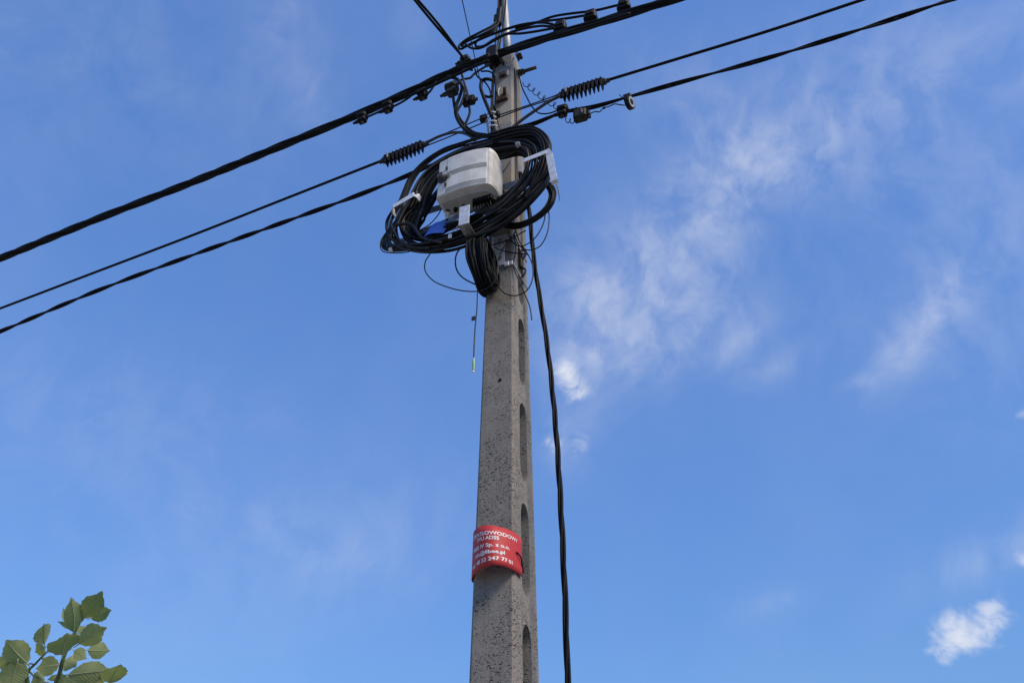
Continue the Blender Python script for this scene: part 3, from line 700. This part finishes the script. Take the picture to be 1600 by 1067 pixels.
# ------------------------------------------------------------------ distribution box
BW0, BW1, BZ0, BZ1 = -.286, .054, 4.782, 5.092; S0, S1 = .245, .395
bx = empty('distribution_box', Pt((BW0+BW1)/2, BZ0, S0), 'pale grey plastic telecom box with dark latch inside the cable coil', 'junction box')
def boxsec(inset=0, s_front=S1, s_back=S0, bul=.018, n=10, rl=.03, rr=.075):
    """plan outline of the box seen from above: (w, s) with a gently bowed front and rounded sides"""
    a0, a1 = BW0+inset, BW1-inset; o = [(a0, s_back), (a1+.01, s_back)]
    sf = s_front-inset*.5
    for k in range(7): t = PI/2*k/6; o.append((a1+.01-.035*(1-math.cos(t)), sf-rr+rr*math.sin(t)-.0))
    for k in range(1, n): t = k/n; o.append((a1-.025+(a0+.012-a1+.025)*t, sf+bul*4*t*(1-t)))
    for k in range(5): t = PI/2*k/4; o.append((a0+.012-.012*math.sin(t), sf-rl+rl*math.cos(t)))
    return o
def slab(z0, z1, sec): return MB().prism([Pt(w, z0, s) for w, s in sec], Z*(z1-z0))
slab(BZ0, BZ1, boxsec()).part('housing', M['box'], bx, .004)
# raised cover panels and horizontal reeded bands on the bowed front
def front_s(w, off): # front surface depth at w
    a0, a1 = BW0+.012, BW1-.025; t = max(0, min(1, (a1-w)/(a1-a0))); return S1+.018*4*t*(1-t)+off
def panel(w0, w1, z0, z1, th, nm, m, n=8):
    mb = MB(); vs = []; fs = []
    for k in range(n+1):
        w = w0+(w1-w0)*k/n
        for z, o_ in ((z0, -.003), (z0, th), (z1, th), (z1, -.003)): vs.append(Pt(w, z, front_s(w, o_)))
    for k in range(n):
        for q in range(4): q2 = (q+1) % 4; fs.append((k*4+q, k*4+q2, k*4+4+q2, k*4+4+q))
    fs += [(3, 2, 1, 0), tuple(n*4+q for q in range(4))]
    mb.add(vs, fs); return mb.part(nm, m, bx, .0012)
panel(BW0+.014, BW0+.066, BZ0+.006, BZ1-.006, .004, 'latch_panel', M['box'], 3)
panel(BW0+.070, BW1-.027, BZ0+.178, BZ1-.004, .005, 'cover_panel', M['box'])
panel(BW0+.070, BW1-.027, BZ0+.042, BZ0+.138, .005, 'cover_panel', M['box'])
panel(BW0+.070, BW1-.027, BZ0+.004, BZ0+.038, .003, 'cover_panel', M['box'])
for k in range(4): panel(BW0+.070, BW1-.027, BZ0+.1405+k*.0092, BZ0+.1465+k*.0092, .0045, 'reed', M['boxgroove'])
for k in range(3): panel(BW0+.070, BW1-.027, BZ0+.012+k*.009, BZ0+.017+k*.009, .0048, 'reed', M['boxgroove'])
for zz in (BZ0+.075, BZ0+.215):
    MB().box(Pt(BW0+.068, zz, front_s(BW0+.068, .006)), W, Z, N, .014, .026, .012, .003).part('hinge', M['knob'], bx, .001)
kp = Pt(BW0+.045, BZ0+.135, front_s(BW0+.03, .0))
kb = MB().lathe(kp, N, [(0, .032), (.014, .032), (.016, .027), (.042, .024), (.048, .018)], 16).part('latch', M['knob'], bx)
MB().box(kp+W*.026+N*.02, W, Z, N, .026, .018, .016, .004).part('thumb_grip', M['knob'], kb, .002)
MB().tube([kp+W*.042+N*.022+(W*math.cos(t)+Z*math.sin(t))*.012 for t in [2*PI*k/12 for k in range(12)]], .003, 6, closed=True).part('seal_ring', M['galvdull'], kb)
# ribbed right side
for k in range(26):
    zz = BZ0+.012+k*.0105
    sec = []
    for q in range(7): t = PI/2*q/6; sec.append((BW1+.01-.035*(1-math.cos(t))+.0035*math.cos(t), S1-.075+.075*math.sin(t)+.002*math.sin(t)))
    sec = [(BW1+.0135, S0+.01)]+sec[:-1]
    mb = MB(); vs = [Pt(w, zz, s) for w, s in sec]+[Pt(w-.006, zz, s-.004) for w, s in sec]; n = len(sec)
    vs2 = [p+Z*.0058 for p in vs]; fs = []
    allv = vs+vs2
    for q in range(n-1):
        fs += [(q, q+1, 2*n+q+1, 2*n+q), (q, n+q, n+q+1, q+1), (2*n+q, 2*n+q+1, 3*n+q+1, 3*n+q)]
    fs += [(0, 2*n, 3*n, n), (n-1, 2*n-1, 4*n-1, 3*n-1)]
    mb.add(allv, fs).part('side_rib', M['box'], bx)
# underside: recessed skirt and gland ports
slab(BZ0-.016, BZ0+.001, boxsec(.022, S1-.02, S0+.01, .012)).part('bottom_skirt', M['boxgroove'], bx, .003)
def port(w, s, r, h=.03):
    p = Pt(w, BZ0-.015, s)
    mb = MB(); seg = 12; vs = []; fs = []
    for (hh, rr) in ((.0, r), (-h, r), (-h, r*.72), (-.004, r*.72)):
        for k in range(seg): q = 2*PI*k/seg; vs.append(p+Z*hh+(W*math.cos(q)+N*math.sin(q))*rr)
    for i in range(3):
        for k in range(seg): k2 = (k+1) % seg; fs.append((i*seg+k, i*seg+k2, i*seg+seg+k2, i*seg+seg+k))
    fs.append(tuple(3*seg+k for k in range(seg)))
    mb.add(vs, fs).part('gland_port', M['black'], bx)
for k in range(8): port(-.085+k*.0172, S0+.062, .0085)
for k in range(7): port(-.076+k*.0172, S0+.080, .0085)
for k in range(3): port(BW0+.035+k*.05, S0+.055, .0125, .022)
for k in range(7):
    p = Pt(-.085+k*.0172, BZ0-.04, S0+.062); wire('drop_fibre', [p+Z*.018, p-Z*.03, p-Z*.08+W*.03, p-Z*.11+W*.12-N*.01], .0042, 'thin black fibre cable leaving the row of ports under the box', m='cable_worn', group='fibre cables from the box ports', n=6)
p = Pt(BW0+.035, BZ0-.035, S0+.055)
MB().lathe(p+Z*.0, -Z, [(0, .015), (.026, .015), (.03, .010), (.05, .008)], 10).part('cable_gland', M['cream'], bx)
wire('gland_cable', [p-Z*.045, p-Z*.09-W*.01, p-Z*.15-W*.05, p-Z*.19-W*.11], .0075, 'short dark cable below the cream gland at the lower left of the box', m='cable_worn')
# blue tag and white tag
bt0 = U(668, 362, .325); bt1 = U(698, 353, .315)
mb = MB(); vs = []; fs = []
for k in range(9):
    t = k/8; c = bt0.lerp(bt1, t)+N*(.012*math.sin(t*PI*1.3)); upd = (Z*.8+W*.45).normalized()
    for sg in (-1, 1):
        for th_ in (0, .0018): vs.append(c+upd*sg*.045+N*th_)
for k in range(8):
    a = k*4; fs += [(a, a+2, a+6, a+4), (a+1, a+5, a+7, a+3), (a, a+4, a+5, a+1), (a+2, a+3, a+7, a+6)]
fs += [(0, 1, 3, 2), (32, 34, 35, 33)]
mb.add(vs, fs); mb.thing('cable_tag', M['blue'], 'creased blue plastic tag on the cables below the grey box', 'tag')
c = U(703, 369, .335); MB().box(c, W, N, Z, .022, .008, .028, .003).thing('cable_marker', M['white'], 'tiny white marker clip on the lower coil left of the bottom hook', 'marker', bevel=.001)
# little wire clips next to the bottom hook
for k, (x, y) in enumerate([(712, 361), (717, 357), (721, 353)]):
    c = U(x, y, .345); MB().tube(smooth([c-W*.012, c+Z*.018-W*.012, c+Z*.018+W*.012, c+W*.012+Z*.002], 4), .003, 6).thing('wire_clip', M['galvdull'], 'small metal wire clip beside the bottom hook of the coil frame', 'clip', 'wire clips by the bottom hook')

# ------------------------------------------------------------------ bracket plate beside the hanging coil
c = U(783, 398, .13)
o = empty('back_plate', c, 'bright steel back plate on the pole between the two lower bands', 'plate')
zz0, zz1 = zb1+.0, zb2+.02
wP = WZ(780, 400, .125)[0]
MB().strip([Pt(wP, zz0, .128), Pt(wP, zz1, .128)], W, .07, .006).part('plate', M['galv'], o, .001)
MB().strip([Pt(wP-.033, zz0+.02, .13), Pt(wP-.033, zz1-.02, .13)], N, .05, .005).part('flange', M['galv'], o, .001)
for z in (zz0+.05, zz1-.05): MB().lathe(Pt(wP+.01, z, .131), N, [(0, .012), (.010, .012)], 6).part('bolt', M['galvdull'], o)

# dark fitting in the topmost visible slot
c = Pt(half(4.5)[0], WZ(817, 412, 0)[1], .0)
o = empty('slot_fitting', c, 'dark rusty hook fitting in the slot hole right of the lower steel band', 'fitting')
MB().box(c+W*.004, W, N, Z, .02, .035, .06, .004).part('block', M['iron'], o, .002)
MB().tube(smooth([c+W*.01+Z*.03, c+W*.03+Z*.06, c+W*.025+Z*.10, c+W*.008+Z*.11], 5), .007, 7).part('hook', M['rust'], o)
MB().tube(smooth([c+W*.01-Z*.03, c+W*.03-Z*.05, c+W*.02-Z*.09, c-W*.005-Z*.10], 5), .006, 7).part('hook', M['iron'], o)

# ------------------------------------------------------------------ loose thin wires
LW = 'loose thin wire loops below the coil'
def loose(pts, s, label, r=.0034): wire('loose_wire', UP(pts, s), r, label, m='cable_worn', group=LW)
loose([(672, 397), (665, 408), (664, 422), (676, 438), (700, 449), (728, 455), (752, 454), (768, 445), (777, 430), (778, 412), (772, 392)], .26, 'widest thin wire loop hanging left of the pole below the coil')
loose([(719, 388), (713, 398), (712, 416), (719, 430), (735, 441), (752, 446), (762, 440)], .27, 'short thin wire loop hanging just left of the hanging coil', .0042)
loose([(857, 325), (858, 345), (853, 370), (842, 386), (826, 391), (812, 384), (803, 366)], .15, 'thin wire loop at far right below the small side coil')
loose([(853, 328), (848, 352), (834, 374), (815, 385), (800, 378), (793, 360)], .15, 'inner thin wire loop right of the pole below the side coil')
loose([(805, 358), (812, 378), (824, 396), (832, 415), (831, 440), (822, 455), (806, 462), (790, 459), (778, 448)], .14, 'thin wire loop crossing the right face of the pole')
loose([(803, 368), (806, 392), (802, 412), (808, 432), (818, 455), (828, 480), (831, 500)], .12, 'thin wire slanting down across the right face of the pole')
loose([(757, 386), (780, 380), (800, 372), (822, 360)], .15, 'thin wire stretched across the pole just below the coil')
loose([(776, 432), (779, 405), (790, 382), (806, 362)], .16, 'thin wire rising from the hanging coil to the side coil')
loose([(760, 382), (790, 393), (826, 398)], .13, 'faint thin wire crossing the pole at a slight slope')
loose([(692, 305), (688, 330), (672, 350), (652, 362)], .22, 'thin wire inside the ring of the large coil left of the box')
loose([(845, 204), (855, 212), (861, 226), (862, 240)], .22, 'thin wire bowed outside the top right of the large coil')
loose([(797, 252), (790, 264), (783, 272)], .13, 'thin wire behind the right side of the grey box')
for k, (a, b) in enumerate([((806, 100), (811, 205)), ((809, 95), (813, 205))]):
    za = WZ(*a, 0)[1]
    pts = [Pt(half(z)[0]+.004, z, half(z)[1]*f) for z, f in ((6.35, .35+.3*k), (6.1, .38+.28*k), (5.8, .36+.3*k), (5.45, .4+.28*k), (5.1, .38+.3*k))]
    wire('face_wire', pts, .0035, ['thin wire nearer the corner running down the right face of the pole head', 'thin wire farther back running down the right face of the pole head'][k], m='cable_worn')
# pigtail with green plug
pg = UP([(748, 400), (747, 430), (746, 460), (745, 485), (743, 505), (741, 535), (740, 566)], .27)
o = empty('fibre_pigtail', pg[-1], 'thin fibre lead with a pale green plug dangling left of the pole', 'fibre lead')
MB().tube(smooth(pg, 8), .0032, 6).part('lead', M['cable_worn'], o)
d_ = (pg[-1]-pg[-2]).normalized()
MB().box(pg[-1]+d_*.022, W, N, d_, .013, .012, .050, .003).part('plug', M['greenplug'], o, .001)
MB().lathe(pg[-1]-d_*.026, d_, [(0, .004), (.024, .006)], 8).part('boot', M['greenplug'], o)
MB().box(pg[-1]+d_*.052, W, N, d_, .009, .009, .014, .002).part('dust_cap', M['white'], o)
MB().box(U(742, 497, .27)-W*.006, W, N, Z, .026, .006, .024, .003).part('flag_tag', M['cable_grey'], o, .001)

# ------------------------------------------------------------------ down-lead
dl = UP([(812, 270, .0), (824, 310, .0), (829, 350, .0), (833, 395), (840, 445), (849, 500), (857, 555), (864, 620), (870, 690), (875, 770), (880, 870), (884, 970), (887, 1067)], -.01)
e = dl[-1]; dl += [V((e.x+.012, e.y, 1.4)), V((e.x+.015, e.y, .7)), V((e.x+.01, e.y, -.1))]
o = empty('down_lead', V((e.x+.01, e.y, 0)), 'twisted black cable hanging down the right of the pole to the ground', 'cable')
bundle(o, dl, 3, .0068, .0076, .75)

# ------------------------------------------------------------------ things on the right twisted pair
G2 = 'boxes on the twisted pair'
c = U(907, 181, .14); ax = (U(925, 176, .14)-U(890, 186, .14)).normalized(); up = -ax.cross(N).normalized(); up = up if up.z > 0 else -up
o = empty('splice_box', c, 'tilted olive-black splice box under the twisted pair right of the pole', 'splice box', G2)
MB().box(c, ax, N, up, .085, .06, .062, .010).part('case', M['olive'], o, .004)
MB().box(c+up*.04-ax*.012, ax, N, up, .05, .045, .026, .006).part('top_jaw', M['black'], o, .003)
MB().box(c+ax*.052-up*.01, ax, N, up, .022, .04, .036, .004).part('end_cap', M['black'], o, .002)
MB().box(c-up*.0+N*.032+ax*.018, ax, up, N, .008, .03, .006, 0).part('stripe', M['galvdull'], o)
MB().tube(smooth([c+up*.05-ax*.015, c+up*.075-ax*.02, c+up*.10-ax*.03], 4), .0025, 6).part('tie_tail', M['black'], o)
c = U(984, 161, .15); axd = (W*.92+N*.30-Z*.22).normalized()
o = empty('cable_reel', c, 'round dark reel with a pale rim hanging on the twisted pair', 'reel', G2)
MB().lathe(c-axd*.014, axd, [(0, .041), (.003, .043), (.024, .043), (.027, .041)], 20).part('rim', M['black'], o)
MB().lathe(c+axd*.012, axd, [(0, .034), (.004, .034)], 20).part('pale_disc', M['mast'], o)
MB().lathe(c+axd*.010-W*.012+Z*.001, axd, [(0, .024), (.016, .022), (.02, .016)], 14).part('hub', M['black'], o)
MB().box(c+Z*.052-W*.008, W, N, Z, .05, .04, .04, .006).part('hanger', M['black'], o, .003)
MB().tube(smooth([c+Z*.06-W*.03, c+Z*.085-W*.045, c+Z*.11-W*.055], 4), .0028, 6).part('tie_tail', M['black'], o)
wire('lead_wire', UP([(919, 184), (924, 177), (930, 175), (937, 175), (943, 169), (951, 167), (960, 163), (968, 164), (976, 165)], .15), .0036, 'thin crinkled wire from the splice box to the round reel', m='cable_worn')
c = U(944, 169, .15); MB().lathe(c-W*.008, W, [(0, .004), (.004, .008), (.012, .008), (.016, .004)], 10).thing('wire_bead', M['black'], 'tiny black bead on the crinkled wire', 'bead')
def helix(p, q, turns, r, s, ph=0):
    a = U(*p, s); b = U(*q, s); ax = (b-a).normalized(); u = ax.orthogonal().normalized(); w = ax.cross(u); n = int(turns*12)
    return [a.lerp(b, k/n)+(u*math.cos(2*PI*k/12+ph)+w*math.sin(2*PI*k/12+ph))*r+Z*(-.02*math.sin(PI*k/n)) for k in range(n+1)]
MB().tube(helix((820, 130), (876, 170), 7, .018, .06), .0030, 6).thing('curly_wire', M['cable_worn'], 'springy curled thin wire between the pole head and the twisted pair', 'wire')
MB().tube(helix((882, 186), (902, 187), 3, .014, .14), .0030, 6).thing('curly_wire', M['cable_worn'], 'short curled wire between the upright connector and the splice box', 'wire')
wire('slack_wire', UP([(811, 118, .03), (815, 135, .03), (823, 152, .05), (832, 168, .08), (842, 177, .1), (854, 178, .12), (866, 175, .14), (874, 171, .14)], .1), .0048, 'slack dark wire dipping from the right side of the pole head to the upright connector')
wire('face_wire', UP([(771, 165, .12), (776, 185, .12), (781, 200, .12), (786, 212, .13)], .12), .0036, 'thin pale wire running down the front of the pole head', m='cable_grey')

# ------------------------------------------------------------------ red sign
def Hz(px, py, z): r = ray(px, py); return CAMP+r*((z-CAMP.z)/r.z)
def ws(p): q = p-POLE; return V((q.dot(W), q.dot(N), 0))
bot = [V((-.112, .060, 0)), V((-.108, .118, 0)), V((-.060, .190, 0)), V((-.005, .236, 0)), V((.040, .246, 0)), V((.076, .222, 0)), V((.094, .172, 0)), V((.103, .105, 0)), V((.103, .072, 0))]
top = [V((-.104, .070, 0)), V((-.096, .140, 0)), V((-.058, .205, 0)), V((-.015, .236, 0)), V((.026, .236, 0)), V((.060, .208, 0)), V((.090, .162, 0)), V((.102, .108, 0)), V((.102, .072, 0))]
SBt = smooth(bot, 8); STp = smooth(top, 8); NS = len(SBt)
def arclen(S):
    d = [0]
    for a, b in zip(S, S[1:]): d.append(d[-1]+(b-a).length)
    return d
DB = arclen(SBt); SL = DB[-1]
def sheet(u, v, off=0):      # u metres along the lower edge, v 0..1 upward
    i = 0
    while i < NS-2 and DB[i+1] < u: i += 1
    f = (u-DB[i])/(DB[i+1]-DB[i]); b = SBt[i].lerp(SBt[i+1], f); t = STp[i].lerp(STp[i+1], f); p = b.lerp(t, v)
    tg = (SBt[i+1]-SBt[i]).normalized(); nn = V((-tg.y, tg.x, 0))
    p += nn*off
    uu = u/SL; zt2 = 2.852-.026*uu; zb2_ = 2.660+.004*uu
    return Pt(p.x, zb2_+(zt2-zb2_)*v, p.y)
sg = empty('warning_sign', sheet(SL*.5, 0), 'curved red plastic sign with white lettering strapped round the pole', 'sign')
mb = MB(); nu, nv = 48, 6; vs = []; fs = []
for off in (0, -.0022):
    for i in range(nu+1):
        for j in range(nv+1): vs.append(sheet(SL*i/nu, j/nv, off))
k0 = (nu+1)*(nv+1)
for i in range(nu):
    for j in range(nv):
        a = i*(nv+1)+j; fs += [(a, a+nv+1, a+nv+2, a+1), (k0+a, k0+a+1, k0+a+nv+2, k0+a+nv+1)]
for i in range(nu):
    for j in (0, nv): a = i*(nv+1)+j; fs.append((a, a+nv+1, k0+a+nv+1, k0+a))
for j in range(nv):
    for i in (0, nu): a = i*(nv+1)+j; fs.append((a, a+1, k0+a+1, k0+a))
mb.add(vs, fs, 0, True); so_ = mb.part('sheet', M['red'], sg)
def line(txt, u0, u1, v0, hgt):
    cu = bpy.data.curves.new('lettering', 'FONT'); cu.body = txt; cu.size = 1; cu.offset = .022; cu.resolution_u = 3
    ob = bpy.data.objects.new('lettering', cu); COL.objects.link(ob); bpy.context.view_layer.update()
    me = bpy.data.meshes.new_from_object(ob.evaluated_get(bpy.context.evaluated_depsgraph_get()))
    bpy.data.objects.remove(ob, do_unlink=True)
    bm = bmesh.new(); bm.from_mesh(me)
    for _ in range(2):
        bmesh.ops.subdivide_edges(bm, edges=[e for e in bm.edges if e.calc_length() > .22], cuts=1)
    bmesh.ops.triangulate(bm, faces=bm.faces[:])
    xs = [v.co.x for v in bm.verts]; x0, x1 = min(xs), max(xs)
    root = sg.location
    for v in bm.verts:
        u = u0+(u1-u0)*(v.co.x-x0)/(x1-x0); vv = v0+v.co.y*hgt
        v.co = sheet(max(.001, min(SL-.001, u)), vv, .0012)-root
    bm.to_mesh(me); bm.free(); me.materials.clear(); me.materials.append(M['letter'])
    ob = bpy.data.objects.new('lettering', me); COL.objects.link(ob); ob.parent = sg
line('ŚWIATŁOWODOWY', SL*.26, SL*.885, .77, .125)
line('TYPU ADSS', SL*.36, SL*.64, .645, .125)
line('FIBEE IV Sp. z o.o.', SL*.27, SL*.75, .465, .125)
line('info@fibee.pl', SL*.33, SL*.69, .30, .125)
line('tel.: 48 22 247 77 01', SL*.24, SL*.79, .125, .125)
zq = 2.74
pA = sheet(SL*.87, .50, .003)
wr = MB().tube(smooth([pA-N*.006, pA+N*.006, pA+W*.008-N*.02-Z*.012, Pt(half(2.7)[0]+.012, 2.705, .075), Pt(half(2.7)[0]+.004, 2.69, .05), Pt(half(2.7)[0]-.03, 2.685, .045)], 6), .0032, 6).part('tie_wire', M['black'], sg)
def tie(z):   # hidden run round the back of the pole
    a, b = half(z); e = .003
    P = [Pt(x, z, y) for x, y in ((-a-.006, .065), (-a-e, b-.08), (-a-e, -b+.01), (-a+.01, -b-e), (a-.012, -b-e))]
    MB().tube(P, .0032, 6).part('tie_wire', M['black'], sg)
tie(2.66)

# ------------------------------------------------------------------ sallow sapling at the lower left
def leaf_mesh(seed):
    r = random.Random(seed); mb = MB(); n = 12; Lr = []; mid = []; Rr = []
    curl = r.uniform(-.28, .22); fold = r.uniform(-.05, .28); bend = r.uniform(-.08, .08)
    prof = [.0, .17, .27, .335, .365, .375, .365, .335, .28, .205, .12, .045, .0]
    for i in range(n+1):
        y = i/n; h = prof[i]; z = curl*y*y*1.4; x = bend*math.sin(y*PI)
        tooth = (.018 if i % 2 else -.010)+r.uniform(-.012, .012)
        if i in (0, n): tooth = 0
        mid.append(V((x, y, z)))
        Lr.append((V((x-h*.55, y+.02*h, z+fold*h*.55+r.uniform(-.012, .012))), V((x-h-tooth, y+.10*h, z+fold*h+r.uniform(-.03, .03)))))
        Rr.append((V((x+h*.55, y+.02*h, z+fold*h*.55+r.uniform(-.012, .012))), V((x+h+tooth, y+.10*h, z+fold*h+r.uniform(-.03, .03)))))
    vs = []
    for i in range(n+1): vs += [Lr[i][1], Lr[i][0], mid[i], Rr[i][0], Rr[i][1]]
    fs = []
    for i in range(n):
        for k in range(4): fs.append((i*5+k, i*5+k+1, i*5+5+k+1, i*5+5+k))
    mb.add(vs, fs, 0, True)
    rib = [V((0, -.16, -.02))]+[p+V((0, 0, -.004)) for p in mid]
    mb.tube(rib, [.018]+[.020-.016*i/n for i in range(n+1)], 5, 1)
    me = bpy.data.meshes.new('leaf'); me.from_pydata([tuple(p) for p in mb.v], [], mb.f)
    me.materials.append(M['leaf']); me.materials.append(M['rib'])
    me.polygons.foreach_set('material_index', mb.mi); me.polygons.foreach_set('use_smooth', mb.sm); me.update(); return me
LEAF = [leaf_mesh(s) for s in range(9)]
DEP = 2.0
def C3(cx, cy, dz=0):      # point of the crop (0..1533, 900..) at camera depth DEP+dz
    return CAMP+ray(cx/6.3875, 900+cy/6.3875)*(DEP+dz)
stem_foot = V((C3(540, 1300).x-.05, C3(540, 1300).y+.12, 0))
sap = empty('sallow_sapling', stem_foot, 'leafy green branch tips of a young sallow tree at the lower left', 'tree')
def leaf(base, tip, width, facing, i):
    yv = (tip-base); Lh = yv.length; yv.normalize()
    zv = facing-yv*facing.dot(yv); zv.normalize(); xv = yv.cross(zv).normalized()
    me = LEAF[i % len(LEAF)]
    ob = bpy.data.objects.new('leaf', me); COL.objects.link(ob); ob.parent = sap
    sx = width/.75*.98
    mtx = Matrix(((xv.x*sx, yv.x*Lh, zv.x*Lh, base.x-stem_foot.x), (xv.y*sx, yv.y*Lh, zv.y*Lh, base.y-stem_foot.y), (xv.z*sx, yv.z*Lh, zv.z*Lh, base.z-stem_foot.z), (0, 0, 0, 1)))
    ob.matrix_local = mtx
LV = [  # base, tip (crop pixels), width, depth base, depth tip, yaw
 ((815, 440), (990, 195), 215, .00, -.03, 0), ((890, 425), (1132, 340), 150, .03, .05, .5), ((735, 575), (705, 262), 185, -.01, -.04, -.2),
 ((680, 470), (622, 325), 70, .05, .06, .6), ((622, 800), (640, 525), 270, -.05, -.07, .1), ((765, 690), (1055, 510), 215, -.03, -.05, -.1),
 ((860, 735), (1098, 745), 170, .02, .04, .3), ((730, 735), (850, 822), 130, .03, .06, .2), ((445, 690), (392, 448), 180, .0, -.03, -.1),
 ((455, 710), (322, 775), 150, .02, .03, .4), ((285, 885), (58, 590), 225, -.02, -.05, .2), ((270, 880), (-30, 830), 210, .02, .05, -.3),
 ((175, 845), (115, 1110), 250, -.04, -.03, .2), ((610, 880), (345, 915), 190, .02, -.02, .1), ((640, 830), (760, 900), 190, .05, .05, .4),
 ((650, 985), (1085, 930), 215, -.04, -.05, -.15), ((1090, 1080), (1210, 832), 235, -.05, -.08, .1), ((800, 1090), (1090, 945), 190, -.01, -.03, .2),
 ((475, 1060), (255, 1075), 110, .0, .03, .5), ((340, 960), (420, 1050), 130, .06, .08, .2), ((770, 570), (860, 490), 110, .03, .05, .3),
 ((740, 520), (600, 460), 60, .04, .06, .2), ((660, 1000), (760, 1075), 110, .03, .05, .2), ((600, 985), (470, 1030), 60, .02, .0, .3),
 ((120, 800), (-40, 960), 200, .05, .06, .3), ((300, 1000), (150, 1130), 170, .05, .05, -.3), ((560, 900), (420, 830), 110, .05, .07, -.2), ((930, 1100), (1010, 960), 150, .02, .03, .3), ((420, 1120), (330, 1000), 120, .06, .06, .2), ((60, 1120), (-20, 980), 160, .03, .02, .1),
 ((700, 640), (580, 700), 150, .06, .07, .4), ((690, 620), (800, 600), 120, .06, .08, -.3), ((480, 760), (560, 640), 90, .05, .06, .3), ((240, 900), (200, 760), 150, .06, .07, .2), ((560, 1010), (650, 1110), 150, .05, .06, -.2), ((1000, 1100), (880, 1000), 160, .05, .06, .2), ((280, 930), (130, 940), 130, .04, .05, -.3)]
back = -ray(90, 1000).normalized()
rl_ = random.Random(11)
for i, (b, t, wpx, db, dt, yaw) in enumerate(LV):
    bb = C3(*b, db); tt = C3(*t, dt); wdt = wpx/6.3875/F*DEP
    fc = back+V((1, 0, 0))*yaw*.9+Z*rl_.uniform(-.15, .4)+V((rl_.uniform(-.3, .3), 0, 0))
    leaf(bb+(tt-bb)*.06, tt, wdt, -fc, i)
def twig(pts, r0, r1, nm='twig', m='stem'):
    P = smooth(pts, 8); n = len(P); MB().tube(P, [r0+(r1-r0)*i/(n-1) for i in range(n)], 8).part(nm, M[m], sap); return P
fork = C3(470, 1420, .06)
twig([fork, C3(555, 1080, .0), C3(598, 960, -.01), C3(622, 850, -.02), C3(680, 700, -.01), C3(740, 580, .0), C3(790, 470, .01), C3(825, 430, .0)], .0068, .0022)
twig([C3(300, 1400, .08), C3(262, 1080, .03), C3(285, 940, .01), C3(345, 880, .0), C3(430, 790, .0), C3(500, 722, .01)], .0052, .0018)
twig([C3(285, 940, .01), C3(330, 985, .01), C3(385, 1015, .0)], .0025, .0016)
twig([C3(345, 880, 0), C3(300, 870, 0), C3(275, 880, 0)], .0022, .0014)
twig([C3(598, 960, -.01), C3(640, 990, -.03), C3(670, 980, -.04)], .0026, .0018)
twig([fork, C3(900, 1250, -.02), C3(1060, 1120, -.05), C3(1100, 1060, -.05)], .005, .0018)
j1 = fork.lerp(stem_foot+Z*fork.z, .25)-Z*.25
tr = twig([stem_foot-Z*.08, stem_foot+V((.02, .01, .45)), stem_foot+V((-.02, .03, 1.0)), j1-Z*.1, fork], .021, .0072, 'trunk', 'bark')
twig([j1-Z*.1, (j1+C3(300, 1400, .08))/2+V((-.03, .02, 0)), C3(300, 1400, .08)], .008, .0053, 'twig', 'bark')
for k in range(7):
    p = tr[int(len(tr)*(.42+.07*k))]; a = k*2.4; d = V((math.cos(a), math.sin(a)*.8+.1, .55)); q = p+d*(.42-.03*k)
    if q.z > 1.72: q.z = 1.72
    P = twig([p, p.lerp(q, .5)+Z*.03, q], .0055, .002)
    for j in range(9):
        b = P[min(len(P)-1, int(len(P)*(.3+.08*j)))]; dv = V((rl_.uniform(-1, 1), rl_.uniform(-1, 1), rl_.uniform(-.1, .7))).normalized()
        leaf(b, b+dv*rl_.uniform(.055, .085), rl_.uniform(.036, .05), V((rl_.uniform(-.4, .4), rl_.uniform(-.4, .4), -1)), j+k)
